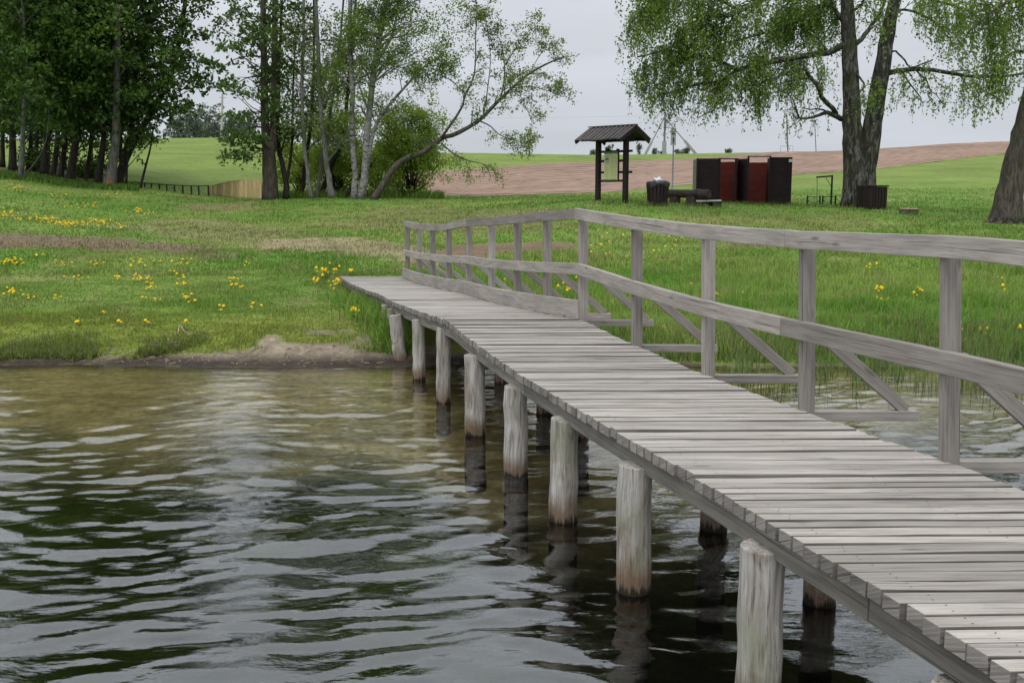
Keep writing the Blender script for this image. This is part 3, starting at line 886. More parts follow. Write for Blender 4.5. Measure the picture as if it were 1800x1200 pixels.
# ------------------------------------------------------------------ trees
def smooth_path(pts, n=14):
    pts = np.asarray(pts, float); m = len(pts)
    if m == 2:
        t = np.linspace(0, 1, n)[:, None]; return pts[0] * (1 - t) + pts[1] * t
    P = np.vstack([2 * pts[0] - pts[1], pts, 2 * pts[-1] - pts[-2]])
    out = []
    for s in np.linspace(0, m - 1 - 1e-6, n):
        i = int(s); t = s - i; a, b, c, d = P[i], P[i + 1], P[i + 2], P[i + 3]
        out.append(0.5 * ((2 * b) + (c - a) * t + (2 * a - 5 * b + 4 * c - d) * t * t + (3 * b - a - 3 * c + d) * t ** 3))
    return np.array(out)

def unit(v): return v / (np.linalg.norm(v) + 1e-9)

class Tree:
    """wood as one tube mesh, foliage as one mesh of leaf-sized faces"""
    def __init__(s, name, label, base, bark_m, leaf_m, seed, group=None, cat="tree"):
        s.root = empty(name, tuple(map(float, base))); tag(s.root, label, cat, group)
        s.bark, s.leafm = bark_m, leaf_m; s.r = np.random.default_rng(seed); random.seed(seed)
        s.floor = None; s.mb = MB(); s.lc, s.ls, s.ld = [], [], []; s.base = np.asarray(base, float)
    def limb(s, pts, r0, r1, sides=8, n=14, flare=0.0, wob=0.0):
        P = smooth_path(pts, n)
        if wob: P[1:-1] += s.r.normal(0, wob, (n - 2, 3)) * [1, 1, .3]
        t = np.linspace(0, 1, n); rr = r0 + (r1 - r0) * t
        if flare: rr = rr * (1 + flare * np.exp(-(P[:, 2] - P[0, 2]) / 0.45))
        s.mb.tube(P, rr.tolist(), sides, True, rough=0.10 if sides > 7 else 0)
        return P, rr
    def leaves(s, c, size, down=0.0):
        c = np.atleast_2d(c); s.lc.append(c)
        s.ls.append(size * s.r.uniform(0.65, 1.3, len(c))); s.ld.append(np.full(len(c), down))
    def spray(s, c, n, rad, flat, size, droop=0.25, down=0.0):
        """a leafy spray: flattened disc, denser in the middle, edges hanging"""
        a = s.r.uniform(0, 2 * math.pi, n); q = np.sqrt(s.r.uniform(0, 1, n)) * rad
        p = np.stack([np.cos(a) * q, np.sin(a) * q, s.r.normal(0, flat, n) - droop * q * q / rad], -1)
        tilt = s.r.normal(0, 0.25, 2); p[:, 2] += p[:, 0] * tilt[0] + p[:, 1] * tilt[1]
        s.leaves(np.asarray(c) + p, size, down)
    def grow(s, P, rr, level, spec):
        """side shoots along a limb; the last level carries leaves"""
        sp = spec[level]; n = int(sp['n'] * s.r.uniform(.8, 1.2) + .5)
        for t in s.r.uniform(sp.get('t0', .25), 1, n):
            i = min(int(t * (len(P) - 1)), len(P) - 2)
            o = P[i] + (P[i + 1] - P[i]) * (t * (len(P) - 1) - i); tan = unit(P[i + 1] - P[i])
            v = unit(s.r.normal(0, 1, 3) * [1, sp.get('dep', .8), .7]); v = unit(v - tan * v.dot(tan))
            dr = unit(tan * sp.get('fwd', .6) + v + np.array([0, 0, sp.get('up', .2)]))
            L = sp['len'] * s.r.uniform(.55, 1.25) * (1 - .35 * t)
            m = 6; tt = np.linspace(0, 1, m)[:, None]
            Q = o + dr * L * tt + np.array([0, 0, -sp.get('sag', .1)]) * L * tt ** 2 + s.r.normal(0, .05 * L, (m, 3)) * tt
            r0 = max(sp.get('rmin', .006), rr[i] * sp.get('rk', .45)); q = np.linspace(r0, max(.004, r0 * .3), m)
            s.mb.tube(Q, q.tolist(), sp.get('sides', 4), False)
            if 'leaf' in sp:
                k = int(sp['leaf'] * L * s.r.uniform(.6, 1.3)) + 1; w = s.r.uniform(.15, 1, k) * (m - 1); j = np.minimum(w.astype(int), m - 2)
                c = Q[j] + (Q[j + 1] - Q[j]) * (w - j)[:, None] + s.r.normal(0, sp.get('spread', .1), (k, 3))
                s.leaves(c, sp['size'], sp.get('hang', 0.0))
            if 'strands' in sp:
                for _ in range(s.r.poisson(sp['strands'] * L)):
                    s.strand(Q[s.r.integers(1, m)] + s.r.normal(0, .05, 3), s.r.uniform(*sp['slen']), sp['size'])
            if level + 1 < len(spec): s.grow(Q, q, level + 1, spec)
    def strand(s, o, L, size, per=18, tw=True):
        if s.floor is not None:
            L = min(L, o[2] - s.floor(o[0]))
            if L < .12: return
        n = max(3, int(L * per)); t = np.sort(s.r.uniform(0, 1, n))[:, None]
        sw = s.r.normal(0, .18, 2)
        c = o + np.concatenate([sw[0] * np.sqrt(t) * L, sw[1] * np.sqrt(t) * L, -L * t], 1)
        if tw:
            e = c[-1]; s.mb.tube([o, o + (e - o) * .5 + np.array([sw[0] * L * .15, 0, 0]), e], [.006, .005, .003], 3, False)
        s.leaves(c + s.r.normal(0, .05, (n, 3)), size, 0.8)
    def finish(s, crown="crown"):
        s.mb.build("trunk", s.bark, s.root, smooth=True)
        if not s.lc: return s.root
        c = np.concatenate(s.lc); z = np.concatenate(s.ls)[:, None]; dn = np.concatenate(s.ld)[:, None]; N = len(c)
        a = s.r.normal(0, 1, (N, 3)); a[:, 2] = a[:, 2] * (1 - dn[:, 0]) - 1.6 * dn[:, 0]; a /= np.linalg.norm(a, axis=1)[:, None]
        b = np.cross(a, s.r.normal(0, 1, (N, 3))); b /= (np.linalg.norm(b, axis=1)[:, None] + 1e-9)
        nrm = np.cross(a, b)
        V = np.stack([c - a * z, c + b * z * .62 - a * z * .15 + nrm * z * .12, c + a * z, c - b * z * .62 - a * z * .15 + nrm * z * .12], 1).reshape(-1, 3)
        np_mesh(crown, V, np.arange(N * 4).reshape(N, 4), s.leafm, s.root)
        return s.root

def W(d, *pp, jit=0.0):
    """pixel path at depth d -> points; a third number adds depth"""
    return [at(p[0], p[1], d + (p[2] if len(p) > 2 else 0)) for p in pp]

LEAFY = 0
def crown_fill(T, c, rad, nclus, nleaf, size, srad=0.8, shell=0.35, flat=.12, branches=0.4, origin=None, zmin=None):
    """clumps through an uneven ellipsoid, with bare gaps and twigs back to the stem"""
    c = np.asarray(c, float); k = 0
    ph = T.r.uniform(0, 6.28, 4)
    while k < nclus:
        v = unit(T.r.normal(0, 1, 3)); q = T.r.uniform(shell, 1) ** 0.6
        an = math.atan2(v[1], v[0]); lump = 1 + .22 * math.sin(3 * an + ph[0] + v[2] * 3) + .16 * math.sin(5 * an + ph[1] - v[2] * 5)
        p = c + v * np.asarray(rad) * q * lump
        if zmin is not None and p[2] < zmin: continue
        T.spray(p, int(nleaf * T.r.uniform(.5, 1.5)), srad * T.r.uniform(.6, 1.35), flat, size, .3)
        k += 1
        if T.r.random() < branches and origin is not None:
            hd = float(np.hypot(p[0] - c[0], p[1] - c[1])); o = np.array(origin(p[2] - T.r.uniform(.3, 1.1) * (hd + .8))); mid = (o + p) / 2 + T.r.normal(0, .18, 3) + np.array([0, 0, T.r.uniform(-.1, .3)])
            T.mb.tube(smooth_path([o, mid, p], 6), np.linspace(.035, .008, 6).tolist(), 4, False)

# --- dark maple grove on the left
GROVE = "trees of the dark grove"
grove = [
    # base px, base y, trunk width px, depth, path above base (px, y), bark, label
    (25, 284, 13, 58, [(22, 220), (20, 120)], 'bark_dark', "thick dark trunk at the left edge of the grove, behind the pale slim one"),
    (38, 302, 9, 50, [(41, 220), (43, 150), (44, 60)], 'bark_grey', "slim pale grey trunk standing in front at the left end of the dark grove"),
    (52, 287, 7, 60, [(54, 230), (52, 130)], 'bark_dark', "thin dark trunk just right of the pale slim one in the grove"),
    (64, 288, 8, 62, [(66, 230), (70, 120)], 'bark_dark', "narrow straight dark trunk, second to the right of the pale slim one"),
    (79, 294, 13, 57, [(83, 250), (88, 190), (86, 100)], 'bark_dark', "broad dark trunk near the middle of the grove with a slight right lean"),
    (94, 301, 10, 56, [(100, 255), (104, 190), (108, 90)], 'bark_dark', "dark trunk in the middle of the grove, between the broad one and a leaning one"),
    (107, 307, 10, 54, [(113, 260), (122, 210), (130, 120)], 'bark_dark', "dark trunk leaning right in the middle of the grove, left of the twin boles"),
    (124, 309, 15, 53, [(131, 262), (140, 215), (146, 110)], 'bark_dark', "stout dark double bole leaning right in the middle of the grove"),
    (151, 310, 8, 55, [(158, 268), (163, 215), (168, 120)], 'bark_dark', "thin dark trunk leaning right with grass showing on both its sides"),
    (172, 313, 12, 53, [(179, 270), (184, 215), (186, 120)], 'bark_dark', "dark trunk left of the tall pale trunk with orange lichen"),
]
for gi, (bx, by, wpx, dd_, path, bk, lab) in enumerate(grove):
    b = ground(bx, dd_); b[2] = EYE + dd_ * float(gs(by)); b[2] = float(terrain(b[0], b[1])) - 0.05
    T = Tree("maple_tree", lab, b, M[bk], M['leaf_maple'], 100 + gi, GROVE)
    r0 = wpx / 2 / FPX * dd_
    pts = [b] + W(dd_, *path); top = pts[-1] + np.array([T.r.normal(0, .5), 0, 12]); pts.append(top)
    P, rr = T.limb(pts, r0, r0 * .3, 9, 18, .35)
    zt = b[2]
    f = lambda z, P=P: P[np.argmin(np.abs(P[:, 2] - z))]
    ctr = P[int(len(P) * .62)] + np.array([0, -0.6, 0.3])
    crown_fill(T, (ctr[0], ctr[1], zt + 7.2), (3.0, 3.2, 5.6), 130, 46, 0.12, 0.85, .2, .13, .15, f, zmin=zt + 1.9 + 1.0 * T.r.random())
    crown_fill(T, (ctr[0], ctr[1] + .5, zt + 15.5), (3.0, 3.0, 6.2), 60, 44, 0.2, 1.25, .1, .25, 0, f)
    T.finish()
for gi, (bx, dd_, wpx, lab) in enumerate([(8, 66, 8, "dark back row trunk at the very left edge, behind the thick dark one"), (58, 68, 6, "thin back row trunk glimpsed between the slim ones of the grove"),
                                        (116, 67, 7, "back row trunk glimpsed left of the stout double bole"), (162, 66, 7, "back row trunk glimpsed between the two right leaning trunks"), (214, 67, 6, "thin back row trunk right behind the lichen trunk's foot")]):
    b = ground(bx, dd_); b[2] -= .05
    T = Tree("maple_tree", lab, b, M['bark_dark'], M['leaf_maple'], 300 + gi, "back row of the dark grove")
    P, rr = T.limb([b, b + np.array([.2, 0, 3]), b + np.array([.5, 0, 7]), b + np.array([.4, 0, 14])], wpx / 2 / FPX * dd_, .06, 8, 14, .3)
    f = lambda z, P=P: P[np.argmin(np.abs(P[:, 2] - z))]
    crown_fill(T, b + np.array([.2, 0, 5.2]), (3.0, 2.0, 4.4), 75, 42, .14, .9, .1, .15, .1, f, zmin=b[2] + .9)
    crown_fill(T, b + np.array([.2, 0, 13]), (3.0, 2.4, 4.5), 34, 40, .22, 1.3, .2, .2, 0, f)
    T.finish()
# tall pale trunk with orange lichen
b = ground(193, 52); b[2] -= .05
T = Tree("maple_tree", "tall pale grey trunk with orange lichen at the right end of the dark grove", b, M['bark_lichen'], M['leaf_maple'], 130, GROVE)
P, rr = T.limb([b] + W(52, (198, 290), (203, 250), (205, 170), (206, 100), (208, 0)) + [at(210, -180, 52.5)], 0.26, 0.10, 10, 22, .5)
f = lambda z: P[np.argmin(np.abs(P[:, 2] - z))]
crown_fill(T, at(205, -150, 54), (3.4, 3.0, 5.0), 50, 42, 0.2, 1.2, .2, .2, 0, f)
crown_fill(T, at(205, 40, 54.5), (3.4, 2.6, 4.0), 85, 42, 0.12, .85, .3, .13, .3, f, zmin=b[2] + 3.6)
crown_fill(T, at(140, 60, 50), (3.2, 1.2, 2.0), 26, 46, 0.12, .9, .3, .13, 0, f, zmin=b[2] + 4.2)
T.finish()
# the leaning dark maple whose boughs reach right
b = ground(206, 54); b[2] -= .05
T = Tree("maple_tree", "dark forked maple leaning right beside the lichen trunk, boughs reaching over the pasture", b, M['bark_dark'], M['leaf_maple'], 131, GROVE)
P, rr = T.limb([b] + W(54, (218, 285), (236, 248), (262, 205), (292, 150), (318, 60), (330, -60), (335, -220)), 0.24, 0.07, 9, 22, .3)
P2, rr2 = T.limb(W(54, (214, 293), (222, 262), (232, 215), (240, 120), (262, 20), (270, -150)), 0.17, 0.06, 8, 16)
near_z = lambda Q, z: Q[np.argmin(np.abs(Q[:, 2] - z))]
f = lambda z: near_z(P if T.r.random() < .6 else P2, z)
for (px, py, dd_, rx, rz, n) in [(275, 165, 53.5, 1.6, .9, 30), (250, 80, 54, 2.0, 1.6, 44), (300, 100, 53, 1.8, 1.1, 30), (345, 140, 52.5, 1.1, .5, 12), (330, 40, 54, 1.3, 1.2, 14), (310, 190, 53, .9, .45, 10),
                                 (300, -60, 54, 2.4, 2.6, 40), (360, 20, 54, .7, .8, 5), (225, 170, 54, 1.6, 1.0, 22), (280, -180, 55, 2.5, 2.5, 30), (365, 110, 53, .6, .35, 4), (270, -330, 55, 3.2, 5.0, 80)]:
    crown_fill(T, at(px, py, dd_), (rx, 1.5, rz), n, 36, 0.115, .62, .2, .12, .5, f)
T.finish()
# two saplings by the low fence
for bx, by, path, lab in [(222, 322, [(224, 285), (230, 255), (240, 225)], "thin dark sapling just right of the lichen trunk"),
                          (247, 327, [(254, 300), (264, 262), (268, 235), (273, 212)], "slender leaning sapling in front of the green pasture by the low fence")]:
    b = ground(bx, 53); b[2] -= .03
    T = Tree("sapling", lab, b, M['bark_dark'], M['leaf_maple2'], bx, "saplings beside the grove", "tree")
    P, rr = T.limb([b] + W(53, *path), .075, .025, 6, 10)
    T.grow(P, rr, 0, [dict(n=9, t0=.3, len=1.3, fwd=.5, up=.1, sag=.1, rk=.5, leaf=22, spread=.16, size=.085)])
    for q in (.7, .85, 1):
        T.spray(P[int(q * 9)] + T.r.normal(0, .35, 3), 40, .6, .1, .085)
    T.finish()

# --- the group in the middle
MID = "trees of the group beside the ploughed field"
def airy(n=14, L=2.2, leafn=15, size=.065, up=.35, strands=None):
    s = [dict(n=n, t0=.3, len=L, fwd=.8, up=up, sag=.05, rk=.42, rmin=.012, sides=4), dict(n=6, t0=.2, len=L * .5, fwd=.6, up=.1, sag=.2, rk=.5, rmin=.007, sides=3, leaf=leafn * 1.3, spread=.15, size=size),
         dict(n=2, t0=.3, len=L * .3, fwd=.6, up=0, sag=.3, rk=.5, sides=3, leaf=leafn * 1.5, spread=.13, size=size)]
    return s
# big double maple
b = ground(475, 49); b[2] -= .05
T = Tree("maple_tree", "big dark maple with twin upright stems right of the pine board fence", b, M['bark_brown'], M['leaf_maple2'], 140, MID)
P, rr = T.limb([b] + W(49, (474, 300), (472, 250)), .36, .31, 12, 10, .25)
PA, ra = T.limb(W(49, (469, 265), (465, 200), (464, 100), (462, 0), (458, -150), (455, -280)), .22, .07, 9, 16)
PC, rc = T.limb(W(49, (479, 265), (482, 200), (483, 100), (483, 0), (486, -150), (492, -280)), .21, .07, 9, 16)
f = lambda z: near_z(PA if T.r.random() < .5 else PC, z)
for (px, py, dd_, rx, rz, n) in [(425, 240, 47.5, 1.2, .5, 16), (415, 272, 47.5, .8, .25, 7), (440, 205, 48, .9, .4, 8), (425, 155, 48, 1.1, .5, 9), (430, 95, 49, 1.5, 1.0, 13), (435, 30, 49, 1.7, 1.3, 18), (475, 60, 48, 1.4, 1.8, 20),
                                 (510, 110, 49, 1.2, 1.2, 11), (505, 30, 49, 1.5, 1.5, 14), (540, 180, 51, 1.3, 1.0, 9), (400, 60, 49, .8, .9, 6), (475, 175, 48, 1.0, .8, 10), (515, 220, 50, .9, .7, 9), (470, -120, 49, 3, 2.4, 60), (470, -330, 49, 3.4, 5.0, 90)]:
    crown_fill(T, at(px, py, dd_), (rx, 1.3, rz), n, 30, 0.10, .55, .2, .10, .5, f)
for px, py in [(440, 215), (420, 245), (410, 160), (395, 120), (405, 40)]:
    e = at(px - 10, py, 48); o = f(e[2] + .4)
    T.limb([o, (o + e) / 2 + np.array([0, 0, .25]), e], .045, .012, 5, 7)
T.finish()

def slim(name, lab, base_px, d_, path, r0, r1, bk, lf, seed, spec, top=True, sides=8, wob=.02, extra=None):
    b = ground(base_px, d_); b[2] -= .05
    T = Tree(name, lab, b, M[bk], M[lf], seed, MID)
    pts = [b] + W(d_, *path)
    if top: pts.append(pts[-1] + (pts[-1] - pts[-2]) / np.linalg.norm(pts[-1] - pts[-2]) * 11.5)
    P, rr = T.limb(pts, r0, r1, sides, 20, .25, wob)
    if extra: extra(T, P, rr)
    if spec: T.grow(P, rr, 0, spec)
    if top: e = P[np.argmin(np.abs(P[:, 2] - 17))]; crown_fill(T, (e[0], e[1], 17.2), (2.2, 2.2, 4.6), 46, 44, .14, 1.0, .1, .3, 0, zmin=12.6)
    return T.finish()
slim("alder_tree", "dark curved trunk close to the right of the twin stemmed maple", 503, 49.5, [(502, 320), (495, 285), (489, 250), (488, 190), (492, 100), (495, 0)], .15, .05, 'bark_dark', 'leaf_maple2', 150, airy(14, 1.8, 16, .075),
     extra=lambda T, P, rr: T.limb(W(49.5, (503, 325), (509, 290), (514, 240), (515, 160), (520, 60)), .09, .03, 6, 12))
slim("alder_tree", "slanting brown trunk behind the slim grey ones", 530, 52, [(534, 310), (541, 255), (549, 190), (552, 90), (553, 0)], .12, .05, 'bark_dark', 'leaf_alder', 151, airy(13, 2.0, 14, .07))
slim("alder_tree", "slim grey trunk bowing left, first of the grey stems", 548, 48.5, [(542, 310), (537, 270), (531, 190), (533, 100), (535, 0)], .115, .06, 'bark_grey', 'leaf_alder', 152, airy(15, 1.9, 13, .062))
slim("alder_tree", "thin leaning stem between the two grey trunks", 556, 50, [(561, 310), (567, 270), (580, 210), (591, 135), (603, 15)], .10, .04, 'bark_grey', 'leaf_alder', 153, airy(14, 1.9, 13, .062))
slim("alder_tree", "grey trunk bowing left, thicker one of the grey stems", 584, 48.5, [(579, 315), (573, 280), (565, 205), (561, 130), (556, 0)], .15, .075, 'bark_grey', 'leaf_alder', 154, airy(18, 2.0, 13, .062))
slim("alder_tree", "dark brown trunk leaning right behind the white birch stem", 561, 53, [(580, 300), (605, 235), (612, 150), (620, 60)], .14, .05, 'bark_dark', 'leaf_alder', 155, airy(12, 1.9, 13, .07))
slim("birch_tree", "upright white birch with black marks in the middle group", 622, 48, [(625, 305), (619, 245), (619, 150), (616, 90), (616, 0)], .155, .085, 'bark_birch', 'leaf_birch', 156, airy(18, 1.9, 22, .058))
def _second(T, P, rr):
    Q, q = T.limb(W(48, (645, 300), (650, 262), (660, 222), (680, 190), (715, 150), (745, 118), (775, 100)), .11, .03, 7, 14)
    T.grow(Q, q, 0, airy(14, 1.6, 16, .058))
    Q, q = T.limb(W(48, (662, 110), (690, 60), (700, 0), (706, -80)), .08, .03, 6, 12); T.grow(Q, q, 0, airy(16, 2.0, 18, .058))
    for px, py, w, h, n in [(690, 40, 1.3, 1.6, 20), (740, 60, 1.5, 1.5, 16), (790, 40, 1.4, 1.3, 12), (720, -40, 2.4, 1.3, 24), (830, 30, .9, 1.2, 7), (760, 120, 1.0, .6, 7), (700, 110, 1.3, .9, 12), (650, 60, 1.2, 1.2, 9), (760, -150, 3.0, 2.2, 50)]:
        crown_fill(T, at(px, py, 48), (w, 1.3, h), n, 46, .055, .55, .1, .18, .3, lambda z: P[np.argmin(np.abs(P[:, 2] - z))])
slim("birch_tree", "pale birch leaning right with a forked second stem", 634, 48, [(641, 300), (645, 250), (652, 170), (662, 100), (672, 40), (680, -10)], .19, .09, 'bark_birch', 'leaf_birch', 157, airy(22, 2.2, 24, .058), extra=_second)
slim("alder_tree", "short dark trunk slanting right at the foot of the birches", 604, 50, [(622, 322), (640, 302), (655, 285)], .10, .05, 'bark_dark', 'leaf_willow', 158, airy(6, 1.2, 20, .06), top=False)

# leaning tree whose long bough reaches over the field
b = ground(655, 47.5); b[2] -= .05
T = Tree("alder_tree", "crooked tree leaning far right, its long bough over the ploughed field", b, M['bark_brown'], M['leaf_alder'], 160, MID)
P, rr = T.limb([b] + W(47.5, (672, 328), (690, 298), (712, 280), (745, 267), (776, 243), (800, 236), (842, 212), (872, 182), (900, 155), (930, 130), (962, 112), (992, 100)), .17, .03, 9, 34, .2)
spec2 = [dict(n=14, t0=.3, len=1.1, fwd=.9, up=.25, sag=.1, rk=.4, rmin=.01, sides=3, dep=.7, leaf=12, spread=.12, size=.055), dict(n=4, t0=.2, len=.6, fwd=.7, up=.1, sag=.2, rk=.5, sides=3, leaf=30, spread=.10, size=.055)]
T.grow(P, rr, 0, [dict(spec2[0], t0=.55, n=22), spec2[1]])
for path, r0, n in [([(776, 243), (795, 215), (812, 190), (818, 165), (832, 140), (836, 105), (836, 60), (838, 10), (834, -40)], .07, 18), ([(880, 173), (885, 150), (887, 118), (882, 80), (868, 48)], .045, 12), ([(884, 122), (900, 95), (925, 60), (945, 45)], .03, 12),
                    ([(900, 155), (935, 152), (965, 160), (990, 155)], .025, 10), ([(842, 212), (862, 222), (880, 238), (910, 248), (935, 256)], .035, 14), ([(776, 252), (800, 272), (825, 283), (848, 288), (858, 300), (863, 314)], .035, 9),
                    ([(720, 276), (740, 252), (765, 246)], .035, 6), ([(895, 158), (915, 170), (925, 190), (935, 212)], .02, 8), ([(850, 205), (858, 150), (862, 100), (855, 40), (850, 10)], .03, 12), ([(930, 130), (955, 90), (975, 92)], .02, 8), ([(818, 165), (790, 140), (760, 130), (735, 135)], .03, 12)]:
    Q, q = T.limb(W(47.5, *[(x, y, T.r.normal(0, .25)) for x, y in path]), r0, .01, 5, 12)
    T.grow(Q, q, 0, [dict(spec2[0], n=n, t0=.2), spec2[1]])
T.finish()

# bushes of the group
def shrub(lab, px, d_, w, h, lf, seed, n=60, size=.055, name="willow_shrub", grp="shrubs under the middle trees", zoff=0.0, nl=40):
    b = ground(px, d_); b[2] -= .05
    T = Tree(name, lab, b, M['bark_dark'], M[lf], seed, grp, "shrub")
    for k in range(7):
        e = b + np.array([T.r.normal(0, w * .4), T.r.normal(0, w * .3), h * T.r.uniform(.5, .9)])
        Q, q = T.limb([b + T.r.normal(0, .1, 3) * [1, 1, 0], (b + e) / 2 + T.r.normal(0, .1, 3), e], .04, .012, 5, 7)
        T.grow(Q, q, 0, [dict(n=6, t0=.3, len=h * .3, fwd=.8, up=.2, sag=.2, sides=3, leaf=30, spread=.1, size=size)])
    crown_fill(T, b + np.array([0, 0, h * .52 + zoff]), (w, w * .8, h * .5), n, nl, size, .42, .25, .14, .25, lambda z: b + np.array([0, 0, max(.2, min(z - b[2], h * .5))]))
    return T.finish("foliage")
shrub("big round light green willow shrub right of the leaning birch", 722, 52, 2.1, 4.9, 'leaf_willow', 170, 330, .058, nl=64)
shrub("light green shrub filling the gap between the grey trunks and the birches", 597, 55, 2.2, 5.0, 'leaf_willow', 171, 260, .06, nl=62)
shrub("low yellow green bush behind the foot of the leaning tree", 668, 55, 1.7, 2.4, 'leaf_willow', 172, 90, .055, nl=50)
shrub("low bright bush between the dark curved trunk and the grey stems", 525, 57, 1.7, 3.6, 'leaf_willow', 173, 110, .065, nl=50)

shrub("low dark bush in the shade between the grove's slim trunks", 70, 60, 1.3, 1.5, 'leaf_maple', 174, 40, .08, "undergrowth_shrub", "bushes inside the grove")
shrub("dark bush in the shade just left of the lichen trunk", 158, 60, 1.5, 1.3, 'leaf_maple', 175, 40, .08, "undergrowth_shrub", "bushes inside the grove")
# --- old birch on the right
OB = 38.0
b = ground(1510, OB); b[2] -= .08
T = Tree("birch_tree", "old birch with two thick fused stems and long weeping branches", b, M['bark_oldbirch'], M['leaf_birch'], 180, None)
_fpx = [1040, 1080, 1150, 1200, 1250, 1300, 1380, 1440, 1490, 1560, 1640, 1740, 1800, 1900]; _fpy = [175, 185, 205, 192, 215, 245, 255, 258, 215, 185, 212, 262, 222, 215]
_fx = [x_at(p, OB, 6) for p in _fpx]; _fz = [EYE + OB * float(gs(p)) for p in _fpy]
T.floor = lambda x: float(np.interp(x, _fx, _fz)) + T.r.normal(0, .35) + .3 * abs(T.r.normal())
PL, rl = T.limb([b + np.array([-.18, 0, 0])] + W(OB, (1502, 300), (1498, 240), (1496, 180), (1494, 100), (1490, 20), (1486, -80), (1480, -220)), .43, .16, 16, 24, .30, .015)
PR, r_ = T.limb([b + np.array([.22, .05, 0])] + W(OB, (1520, 300), (1531, 240), (1540, 180), (1552, 110), (1562, 50), (1576, -10), (1590, -90), (1600, -220)), .42, .14, 16, 24, .25, .015)
T.limb(W(OB, (1510, 372, -.25), (1508, 330, -.3), (1506, 285, -.25), (1502, 235, -.1)), .34, .2, 12, 10, .3, .01)
weep = [dict(n=13, t0=.12, len=1.6, fwd=.8, up=.05, sag=.25, dep=1.2, rk=.42, rmin=.012, sides=4, strands=5.0, slen=(.4, 1.4), size=.05),
        dict(n=5, t0=.1, len=.8, fwd=.6, up=0, sag=.4, dep=1.0, rk=.5, sides=3, leaf=30, spread=.19, size=.05, strands=4.4, slen=(.25, 1.2), hang=.3)]
limbs = [
    ([(1490, 75), (1455, 92), (1418, 98, -.4), (1360, 108, -.8), (1305, 120, -1), (1270, 143, -1.2), (1225, 148, -1.2), (1190, 160, -1.4), (1160, 166, -1.5)], .13, 1.25),
    ([(1488, 0), (1440, -20), (1390, -15, -1), (1350, -5, -1.5), (1305, 20, -2), (1275, 28, -2), (1235, 32, -2), (1210, 45, -2.2)], .11, 1.2),
    ([(1480, 210), (1455, 198, -.3), (1440, 202, -.5), (1420, 208, -.6), (1400, 208, -.8)], .10, .22),
    ([(1470, 200), (1445, 170, -.8), (1430, 140, -1), (1405, 120, -1.2), (1380, 130, -1.4), (1330, 150, -1.5)], .09, 1.0),
    ([(1484, -60), (1420, -90, 1), (1330, -80, 1.5), (1240, -50, 2), (1160, -10, 2), (1110, 40, 2)], .12, 1.25),
    ([(1484, -100), (1400, -160, -1), (1300, -170, -2), (1200, -130, -2.5), (1130, -70, -3)], .12, 1.2),
    ([(1492, 60), (1470, 20, 1), (1440, 10, 1.5), (1400, 40, 2), (1340, 60, 2.2), (1260, 80, 2.5)], .09, 1.3),
    ([(1300, 122, -1), (1240, 100, -1), (1180, 90, -1), (1120, 100, -1.2)], .05, 1.5),
    ([(1305, 20, -2), (1240, -5, -2), (1170, 0, -2), (1120, 25, -2.2)], .05, 1.4),
    ([(1548, 140), (1565, 128), (1590, 124, -.2), (1625, 122, -.4), (1690, 132, -.6), (1750, 135, -.8), (1810, 127, -1), (1880, 120, -1.2)], .115, .42),
    ([(1572, 20), (1595, 18), (1630, 32, .5), (1655, 50, .6), (1672, 76, .8)], .05, .6),
    ([(1580, -20), (1640, 0, .5), (1700, 20, 1), (1760, 60, 1.4)], .07, .75),
    ([(1590, -90), (1660, -110, 1), (1740, -90, 1.5), (1820, -50, 2)], .09, .6),
    ([(1555, 105), (1575, 90), (1600, 118, -.3), (1640, 105, -.5)], .04, .3),
    ([(1500, 85), (1525, 55), (1545, 25, .4), (1560, -20, .6), (1566, -80)], .10, .35),
    ([(1488, 30), (1515, 5, -.5), (1540, -30, -.8)], .07, .4),
    ([(1494, 120), (1520, 150, -.6), (1500, 165, -1)], .04, .5),
]
for path, r0, dens in limbs:
    Q, q = T.limb(W(OB, *path), r0, .025, 6, 16, 0, .03)
    Lm = float(np.linalg.norm(np.diff(Q, axis=0), axis=1).sum())
    sp = [dict(weep[0], n=max(3, 2.5 * Lm * dens)), dict(weep[1], n=5 * min(1.1, dens + .2))]
    if dens <= .45: sp[0]['strands'] = 4.0; sp[1]['strands'] = 3.0
    T.grow(Q, q, 0, sp)
# bare drooping ends
for path, r0 in [([(1275, 148, -1.2), (1262, 172, -1.2), (1255, 194, -1.2), (1240, 200, -1.2), (1228, 208, -1.2)], .05), ([(1350, 106, -.8), (1325, 132, -.9), (1305, 152, -1), (1285, 158, -1)], .04), ([(1404, 206, -.8), (1396, 180, -.8), (1386, 165, -.8)], .04)]:
    T.limb(W(OB, *path), r0, .012, 5, 9, 0, .01)
T.finish()

